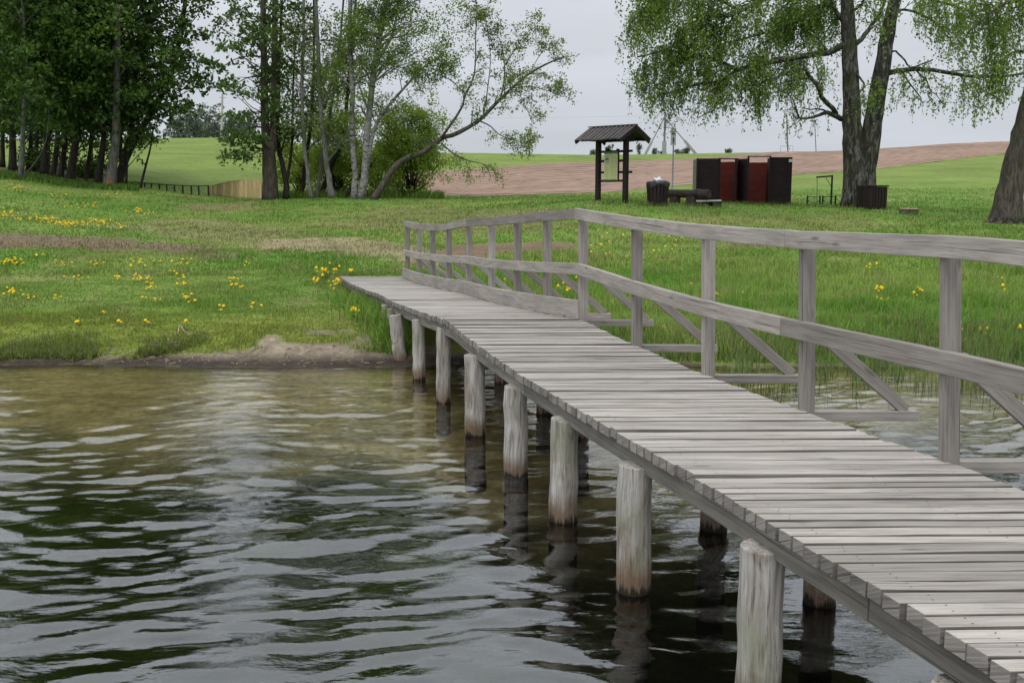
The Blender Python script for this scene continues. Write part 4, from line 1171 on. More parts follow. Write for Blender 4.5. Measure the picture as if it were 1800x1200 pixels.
# rugged trunk cut by the right edge
b = ground(1772, 33); b[2] -= .1
T = Tree("birch_tree", "rugged brown trunk leaning right, cut by the right edge of the picture", b, M['bark_brown'], M['leaf_birch'], 190)
P, rr = T.limb([b] + W(33, (1776, 340), (1785, 290), (1798, 235), (1812, 180), (1840, 60), (1870, -80), (1890, -250)), .44, .2, 18, 22, .35, .015)
for k in range(7):
    a = -2.9 + k * .55; e = b + np.array([math.cos(a) * .9, math.sin(a) * .8, 0]); e[2] = float(terrain(e[0], e[1])) - .06
    T.limb([b + np.array([math.cos(a) * .25, math.sin(a) * .25, .5]), (b * .45 + e * .55) + np.array([0, 0, .12]), e], .17, .06, 7, 7)
for path, r0, dens in [([(1850, 20), (1810, 0, -1), (1760, 10, -1.5), (1700, 60, -2)], .10, .7), ([(1830, 100), (1790, 90, -1), (1750, 110, -1.5)], .06, .8), ([(1870, -80), (1800, -120, -1), (1720, -90, -2), (1660, -30, -2.5)], .1, .8), ([(1850, 40), (1920, 0, 0), (2000, 20, .5)], .1, .8)]:
    Q, q = T.limb(W(33, *path), r0, .02, 6, 12, 0, .03); Lm = float(np.linalg.norm(np.diff(Q, axis=0), axis=1).sum())
    T.grow(Q, q, 0, [dict(weep[0], n=2.5 * Lm * dens), dict(weep[1])])
T.finish()

# --- far trees and shrubs on the skyline
for i, (px, d_, h, w, lab) in enumerate([(345, 200, 6.5, 3.4, "pale far tree on the skyline next to the dark grove's edge"), (365, 215, 9.0, 3.0, "tall airy far tree on the skyline between grove and pole"), (386, 220, 8.2, 2.8, "far dark tree on the skyline left of the wooden pole"),
                                   (412, 210, 7.0, 3.6, "broad far tree on the skyline right of the wooden pole"), (440, 215, 7.8, 4.0, "rounded far tree on the skyline behind the twin maple's left boughs"), (318, 195, 5.0, 3.0, "low far tree on the skyline under the leaning maple's boughs")]):
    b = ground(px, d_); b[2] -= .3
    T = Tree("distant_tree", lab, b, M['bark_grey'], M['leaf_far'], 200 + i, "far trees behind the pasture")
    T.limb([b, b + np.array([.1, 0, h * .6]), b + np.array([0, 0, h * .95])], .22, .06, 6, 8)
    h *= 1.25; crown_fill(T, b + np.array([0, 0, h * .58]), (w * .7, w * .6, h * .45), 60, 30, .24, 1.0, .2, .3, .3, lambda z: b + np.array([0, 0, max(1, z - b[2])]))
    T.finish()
for i, (px, h, w, lab) in enumerate([(1070, 2.0, 1.6, "small tree on the skyline seen through the notice board"), (1042, .9, 1.0, "tiny bush on the skyline left of the notice board"), (1122, 2.2, .6, "little pointed tree on the skyline right of the notice board"),
                                     (1150, 1.2, 1.3, "low bush left of the braced power pole's foot"), (1163, .9, .9, "small bush right at the braced power pole's foot"), (1192, 1.2, 1.8, "bush on the skyline behind the white sign's pole"),
                                     (1205, 1.4, .9, "pointed bush on the skyline beneath the right strut"), (1279, .9, 1.1, "small round bush on the skyline above the changing cabins")]):
    b = ground(px, 168); b[2] -= .1
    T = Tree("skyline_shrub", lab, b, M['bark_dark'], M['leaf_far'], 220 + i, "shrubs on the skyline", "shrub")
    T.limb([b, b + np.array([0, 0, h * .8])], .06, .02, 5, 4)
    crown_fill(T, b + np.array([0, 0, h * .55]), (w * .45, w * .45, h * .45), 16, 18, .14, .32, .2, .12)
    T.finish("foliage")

# ------------------------------------------------------------------ power poles
def footed(mb, p, w, h): mb.box(p + np.array([0, 0, h / 2]), w, w, h, .2)
def px_m(d): return d / FPX
b = ground(1166, 165)
pole = empty("power_pole", tuple(b)); tag(pole, "grey power pole braced by two slanting struts on concrete feet, on the skyline", "power pole")
top = at(1169.5, 197, 165)
mb = MB(); mb.tube([b + np.array([0, 0, 2.0]), top], .16, 8); mb.build("mast", M['pole_metal'], pole)
mb = MB(); mb.box(b + np.array([0, 0, .95]), .62, .5, 2.3); mb.build("footing", M['concrete'], pole)
for (fx, fy, mx, my, wd) in [(1134, 272, 1146, 249, .4), (1221, 268, 1203, 247, .4)]:
    f0 = at(fx, fy, 165); f1 = at(mx, my, 165); tp = at(1169.5 if fx < 1169 else 1171, 204 if fx < 1169 else 210, 165)
    mb = MB(); mb.tube([f1, tp], .085, 7); mb.build("strut", M['pole_metal'], pole)
    mb = MB(); mb.beam(f0 + (f0 - f1) * .15, f1, .42, .36); mb.build("footing", M['concrete'], pole)
mb = MB()
mb.beam(at(1171, 225, 164.9), at(1182, 225, 164.9), .06, .06); mb.beam(at(1170, 212.5, 164.9), at(1182, 213, 164.9), .06, .06)
mb.beam(at(1174, 212.5, 164.9), at(1174, 225, 164.9), .05, .05, (0, 1, 0)); mb.beam(at(1177, 212.5, 164.9), at(1177, 225, 164.9), .05, .05, (0, 1, 0))
mb.build("crossarm", M['pole_metal'], pole)
b = ground(1382.5, 166)
pole2 = empty("power_pole", tuple(b)); tag(pole2, "thin plain pole with a low rectangular frame on the ploughed skyline", "power pole")
mb = MB(); mb.tube([b - np.array([0, 0, .3]), at(1383, 200, 166)], .11, 7); mb.build("mast", M['pole_metal'], pole2)
mb = MB(); mb.tube([at(1372, 267, 166), at(1372, 257, 166), at(1394, 257, 166), at(1394, 267, 166)], .035, 5); mb.build("frame", M['pole_metal'], pole2)
b = ground(1432, 170)
pole3 = empty("power_pole", tuple(b)); tag(pole3, "faint very thin pole on the skyline left of the old birch", "power pole")
mb = MB(); mb.tube([b - np.array([0, 0, .3]), at(1432, 215, 170)], .07, 6); mb.build("mast", M['pole_metal'], pole3)
mb = MB(); mb.beam(at(1428, 218, 170), at(1436, 218, 170), .06, .06); mb.build("crossarm", M['pole_metal'], pole3)
b = ground(393, 150)
pole4 = empty("power_pole", tuple(b)); tag(pole4, "brown wooden pole on the pasture's crest left of the twin maple", "power pole")
mb = MB(); mb.tube([b - np.array([0, 0, .3]), at(391, 165, 150)], [.2, .14], 8); mb.build("mast", M['pale_wood'], pole4)
mb = MB(); mb.beam(at(386, 172, 150), at(397, 172, 150), .1, .1); mb.build("crossarm", M['pale_wood'], pole4)
for (a, bb, lab) in [((560, 207), (1170, 203), "thin upper power line across the sky left of the braced pole"), ((1171, 206), (1384, 207), "thin power line from the braced pole to the plain pole")]:
    mb = MB(); A = at(a[0], a[1], 163); B = at(bb[0], bb[1], 165.5)
    mb.tube([A * (1 - t) + B * t - np.array([0, 0, 1.0 * 4 * t * (1 - t) * .25]) for t in np.linspace(0, 1, 12)], .010, 4)
    tag(mb.build("power_line", M['pole_metal']), lab, "power line")

# ------------------------------------------------------------------ notice board with a roof
random.seed(31)
NB = 36.0
pl_ = at(1051, 353, NB + .45); pr_ = at(1099, 351, NB - .45)
ctr = (pl_ + pr_) / 2; ctr[2] = float(terrain(ctr[0], ctr[1]))
ax = Vector((pr_[0] - pl_[0], pr_[1] - pl_[1], 0)).normalized(); nr = Vector((-ax.y, ax.x, 0)); nr = -nr if nr.y > 0 else nr   # nr faces the camera
half = Vector((pr_[0] - pl_[0], pr_[1] - pl_[1], 0)).length / 2
nb = empty("notice_board", tuple(ctr)); tag(nb, "dark timber notice board under a small shingled gable roof", "notice board")
C0 = Vector(ctr); up = Vector((0, 0, 1))
for s in (-1, 1):
    q = C0 + ax * half * s; mb = MB(); gz = float(terrain(q.x, q.y))
    mb.sweep([Vector((q.x, q.y, gz - .2)), Vector((q.x, q.y, C0.z + 2.22))], .155, .155, nr); mb.build("post", M['brown'], nb, bevel=.008)
hz = lambda py: EYE + NB * float(gs(py)) - C0.z
for py, over in ((266.5, .27), (283, 0), (303, .27), (318, 0)):
    mb = MB(); z = C0 + up * hz(py)
    mb.tube([z - ax * (half - .02), z + ax * (half + over)], .045, 8); mb.build("crossbar", M['brown'], nb)
for px in (-.28, .31):
    mb = MB(); q = C0 + ax * half * px * 1.35; mb.sweep([q + up * hz(320), q + up * hz(262)], .10, .07, nr); mb.build("frame_bar", M['brown'], nb, bevel=.005)
q = C0 + ax * .02 + nr * .075; pw, z0, z1 = .30, hz(317.5), hz(270.5)
mb = MB(); mb.sweep([q + up * z0, q + up * z1], pw * 2, .02, nr); pan = mb.build("panel", M['board_cream'], nb)
mb = MB(); mb.sweep([q + nr * .004 + up * (z1 + .003), q + nr * .004 + up * (z1 + .075)], pw * 2 + .02, .026, nr); mb.build("header", M['board_green'], pan)
mb = MB(); mb.sweep([q + nr * .013 + up * (z0 + .003), q + nr * .013 + up * (z0 + .04)], pw * 2 - .01, .004, nr); mb.build("footer", M['board_green'], pan)
mb = MB(); c = q - ax * .17 + nr * .012; mb.sweep([c + up * (z1 - .34), c + up * (z1 - .20)], .17, .004, nr); mb.sweep([c + up * (z1 - .17), c + up * (z1 - .07)], .15, .004, nr)
mb.build("picture", M['board_photo'], pan)
mb = MB(); mb.sweep([c + nr * .004 + up * (z1 - .205), c + nr * .004 + up * (z1 - .165)], .16, .004, nr); mb.build("picture_band", M['ink'], pan)
mb = MB()
for k in range(18):
    zz = z1 - .10 - k * .044; L = random.uniform(.24, .29); c2 = q + ax * (.0 + L / 2) + nr * .011
    mb.sweep([c2 + up * (zz - .009), c2 + up * (zz + .009)], L, .003, nr)
    if k > 8: c3 = q - ax * .17 + nr * .011; mb.sweep([c3 + up * (zz - .008), c3 + up * (zz + .008)], random.uniform(.12, .17), .003, nr)
mb.build("text_lines", M['board_text'], pan)
# roof: ridge along ax
RL0, RL1, RW = -(half + .42), half + .42, .82
zr, ze = hz(220.5) - .05, hz(247)
def roof_pt(a, s, lift=0.0):   # s 0 ridge .. 1 eave, sign picks the side
    return C0 + ax * a + nr * (RW * s) + up * (zr + (ze - zr) * abs(s) + lift)
mb = MB(); nbd = 11
for sgn in (-1, 1):
    for k in range(nbd):
        a0 = RL0 + (RL1 - RL0) * (k + .5) / nbd; w = (RL1 - RL0) / nbd
        e = 1.0 + random.uniform(-.02, .05)
        mb.sweep([roof_pt(a0, 0.01 * sgn), roof_pt(a0, e * sgn)], w - .006, .025, up, mi=0)
        mb.sweep([roof_pt(a0 + w / 2, 0.01 * sgn, .03), roof_pt(a0 + w / 2, (e + .02) * sgn, .03)], .06, .022, up, mi=0)
mb.sweep([roof_pt(RL0 - .03, 0, .035), roof_pt(RL1 + .03, 0, .035)], .16, .03, up)
mb.build("roof", M['roofwood'], nb)
for sgn in (-1, 1):
    for a in (RL0 + .04, RL1 - .04):
        mb = MB(); mb.sweep([roof_pt(a, .03 * sgn, -.08), roof_pt(a, .97 * sgn, -.08)], .05, .12, up); mb.build("rafter", M['brown'], nb, bevel=.005)
    mb = MB(); mb.tube([C0 + ax * (RL0 + .1) + nr * (.55 * sgn) + up * (ze + .02), C0 + ax * (RL1 - .12) + nr * (.55 * sgn) + up * (ze + .02)], .05, 8); mb.build("purlin", M['brown'], nb)
for s in (-1, 1):
    mb = MB(); q = C0 + ax * half * s + up * (ze + .02); mb.sweep([q - nr * .66, q + nr * .66], .09, .09); mb.build("tie_beam", M['brown'], nb, bevel=.005)
    mb = MB(); mb.sweep([q + up * .05, q + up * (zr - ze - .06)], .09, .09, nr); mb.build("king_post", M['brown'], nb, bevel=.005)

# ------------------------------------------------------------------ bins
def bin_(px, py, d_, h, r, lab, square=False):
    b = at(px, py, d_); b[2] = float(terrain(b[0], b[1])) - .03
    root = empty("litter_bin", tuple(b)); tag(root, lab, "bin", "slatted litter bins")
    n = 18 if not square else 0; mb = MB()
    if not square:
        for k in range(n):
            a = 2 * math.pi * k / n + .1; c, s_ = math.cos(a), math.sin(a); w = 2 * math.pi * r / n * .80
            mb.sweep([b + np.array([c * r * .9, s_ * r * .9, 0]), b + np.array([c * r * 1.06, s_ * r * 1.06, h + random.uniform(-.01, .01)])], w, .03, (c, s_, 0))
    else:
        for ang in range(4):
            ca, sa = math.cos(ang * math.pi / 2 + .35), math.sin(ang * math.pi / 2 + .35)
            for k in range(6):
                t = (k - 2.5) / 2.5 * r * .86
                p = b + np.array([ca * r - sa * t, sa * r + ca * t, 0])
                mb.sweep([p, p + np.array([0, 0, h])], r * .28, .03, (ca, sa, 0))
    mb.build("slats", M['brown'], root, bevel=.004)
    mb = MB(); mb.tube([b + np.array([0, 0, .06]), b + np.array([0, 0, h * .92])], r * (.8 if not square else .9), 16); mb.build("inner_drum", M['ink'], root)
    return root, b
BD = 35.5
root, b = bin_(1155.5, 362, BD, .80, .36, "round slatted brown bin with a black liner and white bag, beside the log table")
mb = MB(); rr_, zz_ = [.395, .405, .41, .385, .34], [.66, .72, .78, .83, .84]; nS = 22
vs, fs, us = [], [], []
for j, (r0, z0) in enumerate(zip(rr_, zz_)):
    for k in range(nS):
        a = 2 * math.pi * k / nS; rr0 = r0 * (1 + .035 * math.sin(5 * a + j) + random.gauss(0, .012))
        vs.append((b[0] + math.cos(a) * rr0, b[1] + math.sin(a) * rr0, b[2] + z0 + (.05 * math.sin(3 * a) + random.gauss(0, .012) if j == 0 else random.gauss(0, .008))))
for j in range(len(rr_) - 1):
    for k in range(nS):
        k2 = (k + 1) % nS; fs.append([j * nS + k, j * nS + k2, (j + 1) * nS + k2, (j + 1) * nS + k]); us.append([(0, 0)] * 4)
mb.add(vs, fs, us); mb.build("liner", M['liner'], root, smooth=True)
bag = bpy.data.meshes.new("plastic_bag")
import bmesh
bm = bmesh.new(); bmesh.ops.create_icosphere(bm, subdivisions=3, radius=1)
for v in bm.verts:
    k = 1 + .42 * (float(fnoise(np.array(v.co.x * 2 + 5), np.array(v.co.y * 2 + v.co.z * 1.7), 3)) - .5) * 2
    v.co = Vector((v.co.x * .15 * k, v.co.y * .13 * k, (v.co.z * .085 + .03 * math.sin(v.co.x * 5)) * k))
bm.to_mesh(bag); bm.free(); bag.materials.append(M['bag'])
for p in bag.polygons: p.use_smooth = True
bo = link(bpy.data.objects.new("plastic_bag", bag)); bo.location = (b[0] + .0, b[1], b[2] + .885)
tag(bo, "crumpled white plastic bag on top of the lined bin", "bag")
root, b = bin_(1531, 365.5, 36.3, .80, .36, "square slatted dark bin with a flat lid against the old birch", True)
mb = MB(); mb.box(b + np.array([0, 0, .83]), .80, .80, .05, .35); mb.build("lid", M['brown'], root, bevel=.006)

# ------------------------------------------------------------------ log table, bench, sign, stump
b = at(1212, 364, 36.2); b[2] = float(terrain(b[0], b[1]))
lt = empty("log_table", tuple(b)); tag(lt, "low table of a thick dark half log on two stumps right of the lined bin", "table")
mb = MB(); P0 = at(1172, 341, 37.0); P1 = at(1246, 341, 35.6)
mb.tube([P0 * (1 - t) + P1 * t + np.array([0, 0, random.gauss(0, .008)]) for t in np.linspace(0, 1, 9)], [.15 * (1 + random.gauss(0, .05)) for _ in range(9)], 12, True, rough=.08); mb.build("top", M['log'], lt)
for px, dd_ in ((1186, 36.7), (1215, 36.1)):
    q = at(px, 350, dd_); g = float(terrain(q[0], q[1])); mb = MB(); mb.tube([(q[0], q[1], g - .1), (q[0], q[1], g + .2), (q[0], q[1], P0[2] - .08)], [.21, .19, .18], 12, True, rough=.08); mb.build("leg", M['log'], lt)
b = at(1247, 365, 35.8); b[2] = float(terrain(b[0], b[1]))
bn = empty("bench", tuple(b)); tag(bn, "low bench with a pale worn seat plank in front of the left changing cabin", "bench")
s0 = at(1224, 353.5, 35.9); s1 = at(1268, 352.5, 35.7); mb = MB(); mb.beam(s0, s1, .34, .05); mb.build("seat", M['pale_wood'], bn, bevel=.006)
for t in (.2, .8):
    q = s0 * (1 - t) + s1 * t; g = float(terrain(q[0], q[1])); mb = MB(); mb.box((q[0], q[1], (g - .05 + q[2] - .03) / 2), .30, .28, q[2] - .03 - g + .05, .1); mb.build("leg", M['log'], bn, bevel=.01)
mb = MB(); mb.beam(s0 + np.array([.05, .13, -.12]), s1 + np.array([-.05, .13, -.12]), .05, .16); mb.build("apron", M['log'], bn)

b = ground(1181.5, 39)
sg = empty("sign", tuple(b)); tag(sg, "white upright sign with two dark pictograms on a grey steel pole", "sign")
tp = at(1184.5, 226, 39)
mb = MB(); mb.tube([b - np.array([0, 0, .3]), tp], .03, 8); mb.build("pole", M['metal'], sg)
c = at(1183.6, 240, 38.94)
mb = MB(); mb.box(c + np.array([0, 0, .165]), .20, .02, .30); pu = mb.build("plate", M['white'], sg)
mb2 = MB(); mb2.box(c + np.array([0, 0, -.16]), .20, .02, .34); pd_ = mb2.build("plate", M['white'], sg)
y = c[1] - .013
mb = MB()
mb.box((c[0], y, c[2] + .10), .145, .006, .03); mb.box((c[0] + .0, y, c[2] + .075), .12, .006, .012)
mb.sweep([(c[0] - .04, y, c[2] + .14), (c[0] + .055, y, c[2] + .19)], .006, .02, (0, -1, 0)); mb.box((c[0] - .03, y, c[2] + .17), .05, .006, .03)
mb.build("pictogram", M['ink'], pu)
mb = MB(); mb.tube([(c[0] - .005, y + .003, c[2] - .04), (c[0] - .005, y - .003, c[2] - .04)], .022, 10)
mb.box((c[0], y, c[2] - .12), .045, .006, .10); mb.box((c[0] - .012, y, c[2] - .22), .018, .006, .11, .0); mb.box((c[0] + .018, y, c[2] - .22), .018, .006, .10)
mb.sweep([(c[0] + .02, y, c[2] - .09), (c[0] + .055, y, c[2] - .15)], .006, .016, (0, -1, 0))
mb.build("pictogram", M['ink'], pd_)

b = hit(1597, 376)
st = empty("tree_stump", tuple(b)); tag(st, "low tree stump with a fresh pale cut in the grass right of the old birch", "stump")
mb = MB(); mb.tube([b - np.array([0, 0, .1]), b + np.array([0, 0, .09]), b + np.array([0, 0, .17])], [.36, .31, .30], 18, True, rough=.06); mb.build("bark_ring", M['bark_brown'], st)
mb = MB(); mb.tube([b + np.array([0, 0, .165]), b + np.array([0, 0, .19])], [.295, .285], 18, True, rough=.04); mb.build("cut_face", M['cut_wood'], st)

# ------------------------------------------------------------------ changing cabins: board walls
def boards(name, mat, root, p0, p1, z0, z1, th=.03, pitch=.135):
    """a wall of horizontal weatherboards between plan points p0 and p1"""
    mb = MB(); z = z0
    while z < z1 - .02:
        h = min(pitch, z1 - z); mb.beam((p0[0], p0[1], z + h / 2 - .004), (p1[0], p1[1], z + h / 2 - .004), th, h - .009); z += pitch
    a, b_ = Vector((p0[0], p0[1], z0)), Vector((p1[0], p1[1], z0)); m = (b_ - a).normalized() * .006
    mb.beam(a + m + up * (z1 - z0) / 2, b_ - m + up * (z1 - z0) / 2, th * .55, z1 - z0 - .01)
    return mb.build(name, mat, root, bevel=.003)
CD = 41.0
def cp(px, dd_): return np.array([x_at(px, dd_), dd_])
def zt(py, dd_): return EYE + dd_ * float(gs(py))
gz = float(terrain(*cp(1300, CD))) - .12
ca = empty("changing_cabin", (cp(1256, CD)[0], CD, gz)); tag(ca, "left changing cabin with a dark front panel and a red inner wall behind the bench", "changing cabin", "changing cabins")
z1 = zt(278.5, CD)
boards("front_panel", M['shed_dark'], ca, cp(1224.5, CD), cp(1262, CD - .05), gz, z1)
boards("side_panel", M['grey_board'], ca, cp(1217, CD + 1.15), cp(1223.6, CD + .02), gz, z1 - .02)
boards("back_panel", M['shed_dark'], ca, cp(1218.4, CD + 1.2), cp(1298, CD + 1.25), gz, z1 - .75)
boards("inner_wall", M['shed_red'], ca, cp(1256, CD + .75), cp(1291, CD + .7), gz, zt(282, CD) - .03)
boards("side_wall", M['shed_red'], ca, cp(1295.6, CD + .62), cp(1292.4, CD - .02), gz, z1)
for px, dd_ in ((1262.8, CD + .0), (1290.8, CD - .06), (1224, CD - .04)):
    q = cp(px, dd_); mb = MB(); mb.beam((q[0], q[1], gz), (q[0], q[1], z1 + .005), .07, .07, (0, 1, 0)); mb.build("corner_post", M['shed_dark'], ca, bevel=.004)
mb = MB(); a, c = cp(1261, CD - .03), cp(1296, CD - .03); mb.beam((a[0], a[1], z1 - .01), (c[0], c[1], z1 - .03), .06, .045); mb.build("top_beam", M['shed_dark'], ca)
cb = empty("changing_cabin", (cp(1350, CD)[0], CD, gz)); tag(cb, "right changing cabin with a dark end panel, red inner wall and small white notice", "changing cabin", "changing cabins")
z1b = zt(276.5, CD)
boards("side_wall", M['shed_dark'], cb, cp(1295.8, CD + .56), cp(1312, CD - .25), gz, z1b - .05)
boards("inner_wall", M['shed_red'], cb, cp(1308, CD + .8), cp(1352, CD + .75), gz, zt(284.5, CD))
boards("end_panel", M['shed_dark'], cb, cp(1352, CD - .25), cp(1389.5, CD - .35), gz, z1b)
boards("door_leaf", M['shed_dark'], cb, cp(1346.5, CD + .4), cp(1350.8, CD - .2), gz, z1b - .03)
boards("back_panel", M['shed_dark'], cb, cp(1300, CD + 1.25), cp(1388, CD + 1.15), gz, z1b - .75)
boards("right_wall", M['shed_dark'], cb, cp(1389, CD - .3), cp(1388, CD + 1.1), gz, z1b - .02)
for px, dd_ in ((1312.8, CD - .28), (1351.3, CD - .28)):
    q = cp(px, dd_); mb = MB(); mb.beam((q[0], q[1], gz), (q[0], q[1], z1b + .012), .07, .07, (0, 1, 0)); mb.build("corner_post", M['shed_dark'], cb, bevel=.004)
mb = MB(); a, c = cp(1311.5, CD - .28), cp(1352, CD - .28); mb.beam((a[0], a[1], z1b + .02), (c[0], c[1], z1b + .02), .06, .04); mb.build("top_beam", M['shed_dark'], cb)
q = cp(1386.5, CD - .375); mb = MB(); mb.box((q[0], q[1], zt(283, CD)), .14, .01, .11); mb.build("notice", M['white'], cb)

# ------------------------------------------------------------------ iron campfire pot hanger
FD = 39.0
b = ground(1445, FD)
fh = empty("pot_hanger", tuple(b)); tag(fh, "black iron campfire frame with a gallows arm and hanging chain left of the old birch", "fire frame")
def bar(name, A, B, r): mb = MB(); mb.tube([A, B], r, 8); return mb.build(name, M['black_metal'], fh)
gzf = b[2] - .05
def fp(px, py, dd_=FD): return at(px, py, dd_)
for px, py, dd_ in ((1419.5, 344, FD), (1441.5, 344, FD), (1446.5, 344, FD), (1469, 344, FD)):
    t = fp(px, py, dd_); mb = MB(); mb.beam((t[0], t[1], gzf), t, .05, .05, (0, 1, 0)); mb.build("stake", M['black_metal'], fh)
t = fp(1463, 308); mb = MB(); mb.beam((t[0], t[1], gzf), t, .055, .055, (0, 1, 0)); mb.build("mast", M['black_metal'], fh)
mb = MB(); mb.beam(fp(1464, 309.5), fp(1435, 311.5), .055, .06); mb.build("arm", M['black_metal'], fh)
bar("arm_brace", fp(1451.5, 312), fp(1460.5, 327), .011)
bar("grate_bar", fp(1419.5, 346), fp(1441.5, 347), .016); bar("grate_bar", fp(1446.5, 346), fp(1469, 346), .016)
bar("chain", fp(1436.5, 313), fp(1436, 355), .010); bar("side_chain", fp(1431, 347), fp(1431, 359), .006)
for a0, a1 in ((1420, 1441), (1447, 1462), (1462, 1469)):
    A, B = fp(a0, 352), fp(a1, 352); mb = MB()
    mb.tube([A * (1 - t) + B * t - np.array([0, 0, .09 * 4 * t * (1 - t)]) for t in np.linspace(0, 1, 8)], .010, 5); mb.build("slack_chain", M['black_metal'], fh)
mb = MB(); mb.tube([fp(1436, 355), fp(1437.5, 358), fp(1435, 358.5), fp(1433.8, 355.5)], .012, 5); mb.build("hook", M['black_metal'], fh)
# stones of the fire place
for k in range(7):
    q = ground(1424 + k * 6.2, FD - .35 + .1 * (k % 2)); mb = MB(); r0 = random.uniform(.05, .09)
    mb.tube([q + np.array([0, 0, -.03]), q + np.array([0, 0, r0 * .5]), q + np.array([0, 0, r0])], [r0 * 1.2, r0 * 1.1, r0 * .5], 7, True, rough=.3)
    tag(mb.build("fire_stone", M['dstem'], None), "small grey stone in the grass at the foot of the campfire frame", "stone", "stones under the campfire frame")

# ------------------------------------------------------------------ pine board railing and low fence on the left
b = ground(413, 54)
pf = empty("footbridge", tuple(b)); tag(pf, "short footbridge with a curved railing of fresh yellow pine boards left of the twin maple", "footbridge")
mb = MB(); NBd = 25
for k in range(NBd):
    t = k / (NBd - 1); px = 370 + (456 - 370) * t ** .92; dd_ = 57.5 - 4.5 * t
    ytop = np.interp(px, [368, 385, 405, 430, 458], [327.5, 322.5, 318, 316, 314.5]); ybot = np.interp(px, [368, 458], [346.5, 350.5])
    A, B = at(px, ybot, dd_), at(px, ytop, dd_); nxt = at(px + 3.6, ybot, dd_ - .19); dv = Vector(nxt - A); nv = Vector((dv.y, -dv.x, 0)).normalized()
    mb.sweep([A, B + np.array([0, 0, random.uniform(-.01, .015)])], dv.length * .87, .028, nv, mi=0)
mb.build("board_panel", M['fresh'], pf)
mb = MB(); mb.sweep([at(px, y, dd_) for px, y, dd_ in ((368, 328.5, 57.7), (385, 323.5, 56.8), (405, 319, 55.8), (430, 317, 54.5), (457, 315.5, 53.05))], .06, .05); mb.build("top_rail", M['fresh'], pf)
for px, dd_, yt in ((458, 52.95, 314), (453, 53.1, 315), (368, 57.8, 327)):
    A = at(px, 351, dd_); mb = MB(); mb.beam(A - np.array([0, 0, .2]), at(px, yt, dd_), .09, .09, (0, 1, 0)); mb.build("post", M['fresh'], pf)
mb = MB(); mb.sweep([at(370, 348, 57), at(400, 349, 55.5), at(447, 351.5, 53)], .5, .08); mb.build("deck", M['pale_wood'], pf)
fe = empty("low_fence", tuple(ground(310, 55))); tag(fe, "low dark post and wire fence running left from the pine board railing", "fence")
fpx = [(366, 327, 347), (349, 327.5, 345), (336, 327.5, 345), (321, 327, 343.5), (306.5, 326, 341), (293, 325.5, 340), (280, 324.5, 338), (266, 323.5, 334), (254, 322.5, 331), (243, 321.5, 330), (232, 321, 328), (218, 320, 326)]
tops = []
for i, (px, yt, yb) in enumerate(fpx):
    dd_ = 54.6; B = at(px, yt - 1.5, dd_); A = B.copy(); A[2] = min(float(terrain(B[0], B[1])) - .1, at(px, yb, dd_)[2]); tops.append(B)
    mb = MB(); mb.beam(A, B, .07, .07, (0, 1, 0)); mb.build("post", M['log'], fe)
mb = MB(); mb.tube([t - np.array([0, 0, .03]) for t in tops], .022, 6); mb.build("rail", M['log'], fe)

# ------------------------------------------------------------------ grass
gr = np.random.default_rng(77)
def blades(name, x, y, h, w, col, lean, label, kind="stuff", tipk=1.25, parent=None, cat="grass"):
    N = len(x); z = terrain(x, y) - .012
    a = gr.uniform(0, 6.283, N); la = gr.uniform(0, 6.283, N); ln = np.abs(gr.normal(0, lean, N)) * h
    dx, dy = np.cos(a) * w / 2, np.sin(a) * w / 2
    lx, ly = np.cos(la) * ln, np.sin(la) * ln
    mz = h * .55; V = np.zeros((N, 5, 3))
    V[:, 0] = np.stack([x - dx, y - dy, z], -1); V[:, 1] = np.stack([x + dx, y + dy, z], -1)
    V[:, 2] = np.stack([x + dx * .75 + lx * .3, y + dy * .75 + ly * .3, z + mz], -1); V[:, 3] = np.stack([x - dx * .75 + lx * .3, y - dy * .75 + ly * .3, z + mz], -1)
    V[:, 4] = np.stack([x + lx, y + ly, z + h * (1 - .25 * (ln / h) ** 2)], -1)
    i = np.arange(N)[:, None] * 5
    F = np.concatenate([i + np.array([[0, 1, 2]]), i + np.array([[0, 2, 3]]), i + np.array([[3, 2, 4]])], 0)
    C = np.repeat(col[:, None, :], 5, 1)
    o = np_mesh(name, V.reshape(-1, 3), F, M['blade'], parent, C.reshape(-1, 3))
    if label: tag(o, label, cat, None, kind)
    return o

def sample(n, d0, d1, u0=-.58, u1=.58, p=1.0):
    t = gr.random(n); d = 1 / (1 / d0 ** p - t * (1 / d0 ** p - 1 / d1 ** p)) ** (1 / p); u = gr.uniform(u0, u1, n)
    return u * d, d

def grass_field(name, n, d0, d1, hfun, wfun, label, p=1.0, lean=.45):
    x, y = sample(n, d0, d1, p=p); z = terrain(x, y)
    c, bare = cover(x, y, z)
    under = (x > deck_l(y) + .05) & (x < deck_r(y) - .05) & (y < 20.3)
    keep = (gr.random(n) > np.clip(bare * 1.5, 0, 1)) & (z > 0.015) & (~under)
    x, y, c = x[keep], y[keep], c[keep]; N = len(x)
    c = c * (gr.uniform(.75, 1.65, N) * (1 + .25 * rightside(x, y)))[:, None]; q = gr.random(N) < .10; c[q] = c[q] * .4 + np.array([.24, .21, .10]) * .6
    c[:, 1] *= gr.uniform(.93, 1.1, N)
    blades(name, x, y, hfun(x, y) * gr.uniform(.5, 1.35, N), wfun(y), c, lean, label)
rightside = lambda x, y: np.clip((x - deck_r(np.minimum(y, 20)) + .2) / .8, 0, 1) * np.clip((27 - y) / 7, 0, 1)
tuftn = lambda x, y: np.clip(fnoise(x * 1.1, y * 1.1, 3) * 2.2 - .5, .25, 1.6)
grass_field("bank_grass", 150000, 12.5, 21, lambda x, y: (.055 + .16 * rightside(x, y)) * tuftn(x, y) + .02, lambda y: .010 + .0003 * y, "short green grass on the bank, longer right of the boardwalk")
